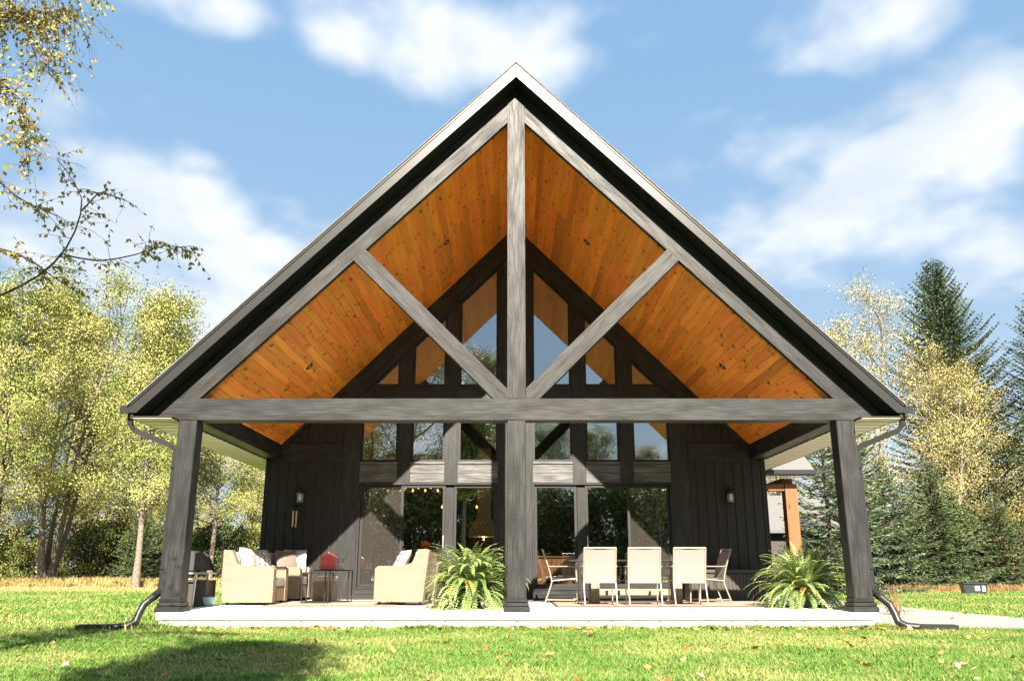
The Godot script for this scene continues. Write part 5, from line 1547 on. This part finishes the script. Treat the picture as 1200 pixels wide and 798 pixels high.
# ---------------------------------------------------------------- grass and fallen leaves
func scatter(called: String, label: String, category: String, mesh: Mesh, m: Material, places: Array, cols: PackedColorArray) -> void:
	var mm := MultiMesh.new()
	mm.transform_format = MultiMesh.TRANSFORM_3D; mm.use_colors = true; mm.mesh = mesh
	mm.instance_count = places.size()
	for i in places.size():
		mm.set_instance_transform(i, places[i]); mm.set_instance_color(i, cols[i])
	var o := MultiMeshInstance3D.new()
	o.name = numbered(called); o.multimesh = mm; o.material_override = m
	add_child(o)
	tag(o, label, category, "", "stuff")

func tuft(seed_: int, n: int, hgt: float, wid: float, spread: float, lean: float) -> ArrayMesh:
	var r := RandomNumberGenerator.new(); r.seed = seed_
	var b := MB.new()
	for k in n:
		var a := r.randf() * TAU
		var p := Vector3(r.randf_range(-1, 1), 0, r.randf_range(-1, 1)) * spread
		var h := hgt * r.randf_range(0.5, 1.15)
		var out := Vector3(cos(a), 0, sin(a))
		var sd := Vector3(-sin(a), 0, cos(a)) * wid * 0.5
		var md := p + out * h * lean * 0.35 + Vector3(0, h * 0.6, 0)
		var tp := p + out * h * lean * r.randf_range(0.8, 1.3) + Vector3(0, h * r.randf_range(0.85, 1.0), 0)
		var s := r.randf_range(0.75, 1.2)
		b.col = Color(s, s * r.randf_range(0.95, 1.05), s)
		b.poly([p - sd, p + sd, md + sd * 0.8, md - sd * 0.8], [Vector2(), Vector2(), Vector2(), Vector2()])
		b.poly([md - sd * 0.8, md + sd * 0.8, tp], [Vector2(), Vector2(), Vector2()])
	return b.done()

func blocked(x: float, z: float) -> bool:
	if absf(x) < 5.28 and z < 0.07: return true
	if x > 5.2 and x < 7.0 and z < -6.6 and z > -12.0: return true
	if x > 8.5 and x < 13.3 and z < -22.0: return true
	if x > 5.4 and x < 8.62 and z > -13.0 and z < 0.05 + minf(0.25, (x - 5.4) * 0.12): return true
	if x >= 8.6 and x < 12.5 and z > -1.95 + absf(x - 10.0) * 0.1 and z < 0.22: return true
	return false

func grass() -> void:
	var m := leafmat(0.3)
	var f := FastNoiseLite.new(); f.seed = 9; f.frequency = 0.35; f.fractal_octaves = 3
	var g := FastNoiseLite.new(); g.seed = 10; g.frequency = 2.2; g.fractal_octaves = 2
	var r := RandomNumberGenerator.new(); r.seed = 400
	var near_ := [tuft(1, 18, 0.048, 0.0055, 0.06, 1.1), tuft(2, 18, 0.055, 0.005, 0.06, 0.9)]
	var far_ := tuft(3, 16, 0.065, 0.012, 0.13, 1.0)
	var zones := [[-11.0, 11.0, 0.04, 6.6, 330.0, 0], [-32.0, -5.3, -27.0, 0.4, 60.0, 2], [5.3, 28.0, -19.0, 0.4, 60.0, 2], [-7.2, -5.3, -6.0, 0.4, 160.0, 1], [5.3, 8.0, -1.5, 0.6, 160.0, 1]]
	var places := [[], [], []]
	var cols := [PackedColorArray(), PackedColorArray(), PackedColorArray()]
	for zn in zones:
		var n := int((zn[1] - zn[0]) * (zn[3] - zn[2]) * zn[4])
		for i in n:
			var x := r.randf_range(zn[0], zn[1]); var z := r.randf_range(zn[2], zn[3])
			if blocked(x, z): continue
			var k := f.get_noise_2d(x, z) + 0.35 * g.get_noise_2d(x, z)
			var cl := Color(0.13, 0.235, 0.046).lerp(Color(0.265, 0.315, 0.095), smoothstep(-0.25, 0.45, k))
			if z < -17.0 and x < 0: cl = cl.lerp(Color(0.50, 0.38, 0.17), smoothstep(-17.0, -21.5, z))
			if r.randf() < 0.05: cl = Color(0.42, 0.34, 0.16)
			var idx: int = zn[5] if zn[5] == 2 else i % 2
			var sc := r.randf_range(0.7, 1.25) * (1.0 + 0.35 * f.get_noise_2d(x * 2.0 + 50.0, z * 2.0))
			var edge := absf(x) < 5.5 and z < 0.35
			if edge: sc *= r.randf_range(1.1, 2.0)
			places[idx].append(Transform3D(Basis(Vector3.UP, r.randf() * TAU).scaled(Vector3(sc, sc * r.randf_range(0.8, 1.3), sc)), Vector3(x, 0, z)))
			cols[idx].append(cl * r.randf_range(0.85, 1.15))
	scatter("grass", "short mown lawn grass in front of the porch slab", "grass", near_[0], m, places[0], cols[0])
	scatter("grass", "longer tufts of lawn grass mixed in before the slab", "grass", near_[1], m, places[1], cols[1])
	scatter("grass", "lawn grass stretching back beside the house to the trees", "grass", far_, m, places[2], cols[2])
	# tall dry grass along the edge of the wood
	var dry := tuft(5, 22, 0.42, 0.02, 0.18, 0.6)
	var dp := []; var dc := PackedColorArray()
	for i in 3600:
		var x := r.randf_range(-40, -9); var z := -25.6 - absf(r.randfn()) * 2.4 + 5.0 * f.get_noise_2d(x * 0.5, 3.0)
		if g.get_noise_2d(x * 0.3, z * 0.3) < -0.12: continue
		dp.append(Transform3D(Basis(Vector3.UP, r.randf() * TAU) * r.randf_range(0.5, 1.2), Vector3(x, 0, z)))
		dc.append(Color(0.52, 0.36, 0.17).lerp(Color(0.40, 0.34, 0.12), r.randf()) * r.randf_range(0.8, 1.1))
	for i in 900:
		var x := r.randf_range(13, 32); var z := -19.0 - absf(r.randfn()) * 1.2
		dp.append(Transform3D(Basis(Vector3.UP, r.randf() * TAU) * r.randf_range(0.3, 0.8), Vector3(x, 0, z)))
		dc.append(Color(0.40, 0.26, 0.12) * r.randf_range(0.6, 1.1))
	scatter("dry_grass", "tall dry golden grass along the edge of the wood", "grass", dry, m, dp, dc)
	# fallen leaves
	var b := MB.new()
	b.leaf(Vector3(-0.035, 0.004, 0), Vector3(0.075, 0.006, 0), Vector3(0, 0.0, 0.027), -0.012)
	b.leaf(Vector3(-0.02, 0.004, 0.004), Vector3(0.045, 0.006, 0.03), Vector3(-0.012, 0.0, 0.016), -0.008)
	var lp := []; var lc := PackedColorArray()
	for i in 800:
		var fr := i < 230
		var x := r.randf_range(-10, 10) if fr else r.randf_range(-26, 24)
		var z := r.randf_range(0.4, 6.4) if fr else r.randf_range(-22, 0.3)
		if i % 4 == 0:
			x = r.randf_range(-5.6, 5.6); z = 0.1 + absf(r.randfn()) * 0.3
		if blocked(x, z) and not (x > 6.0 and z > -5.0 and r.randf() < 0.5): continue
		var sc := r.randf_range(0.6, 1.35)
		var bs := Basis.from_euler(Vector3(r.randfn() * 0.35, r.randf() * TAU, r.randfn() * 0.35)) * sc
		lp.append(Transform3D(bs, Vector3(x, r.randf_range(0.045, 0.07), z)))
		lc.append([Color(0.55, 0.24, 0.06), Color(0.62, 0.40, 0.12), Color(0.40, 0.18, 0.06), Color(0.66, 0.50, 0.28), Color(0.60, 0.30, 0.10), Color(0.45, 0.10, 0.05)][r.randi_range(0, 5)])
	scatter("fallen_leaves", "fallen orange and tan leaves scattered over the lawn", "leaves", b.done(), m, lp, lc)
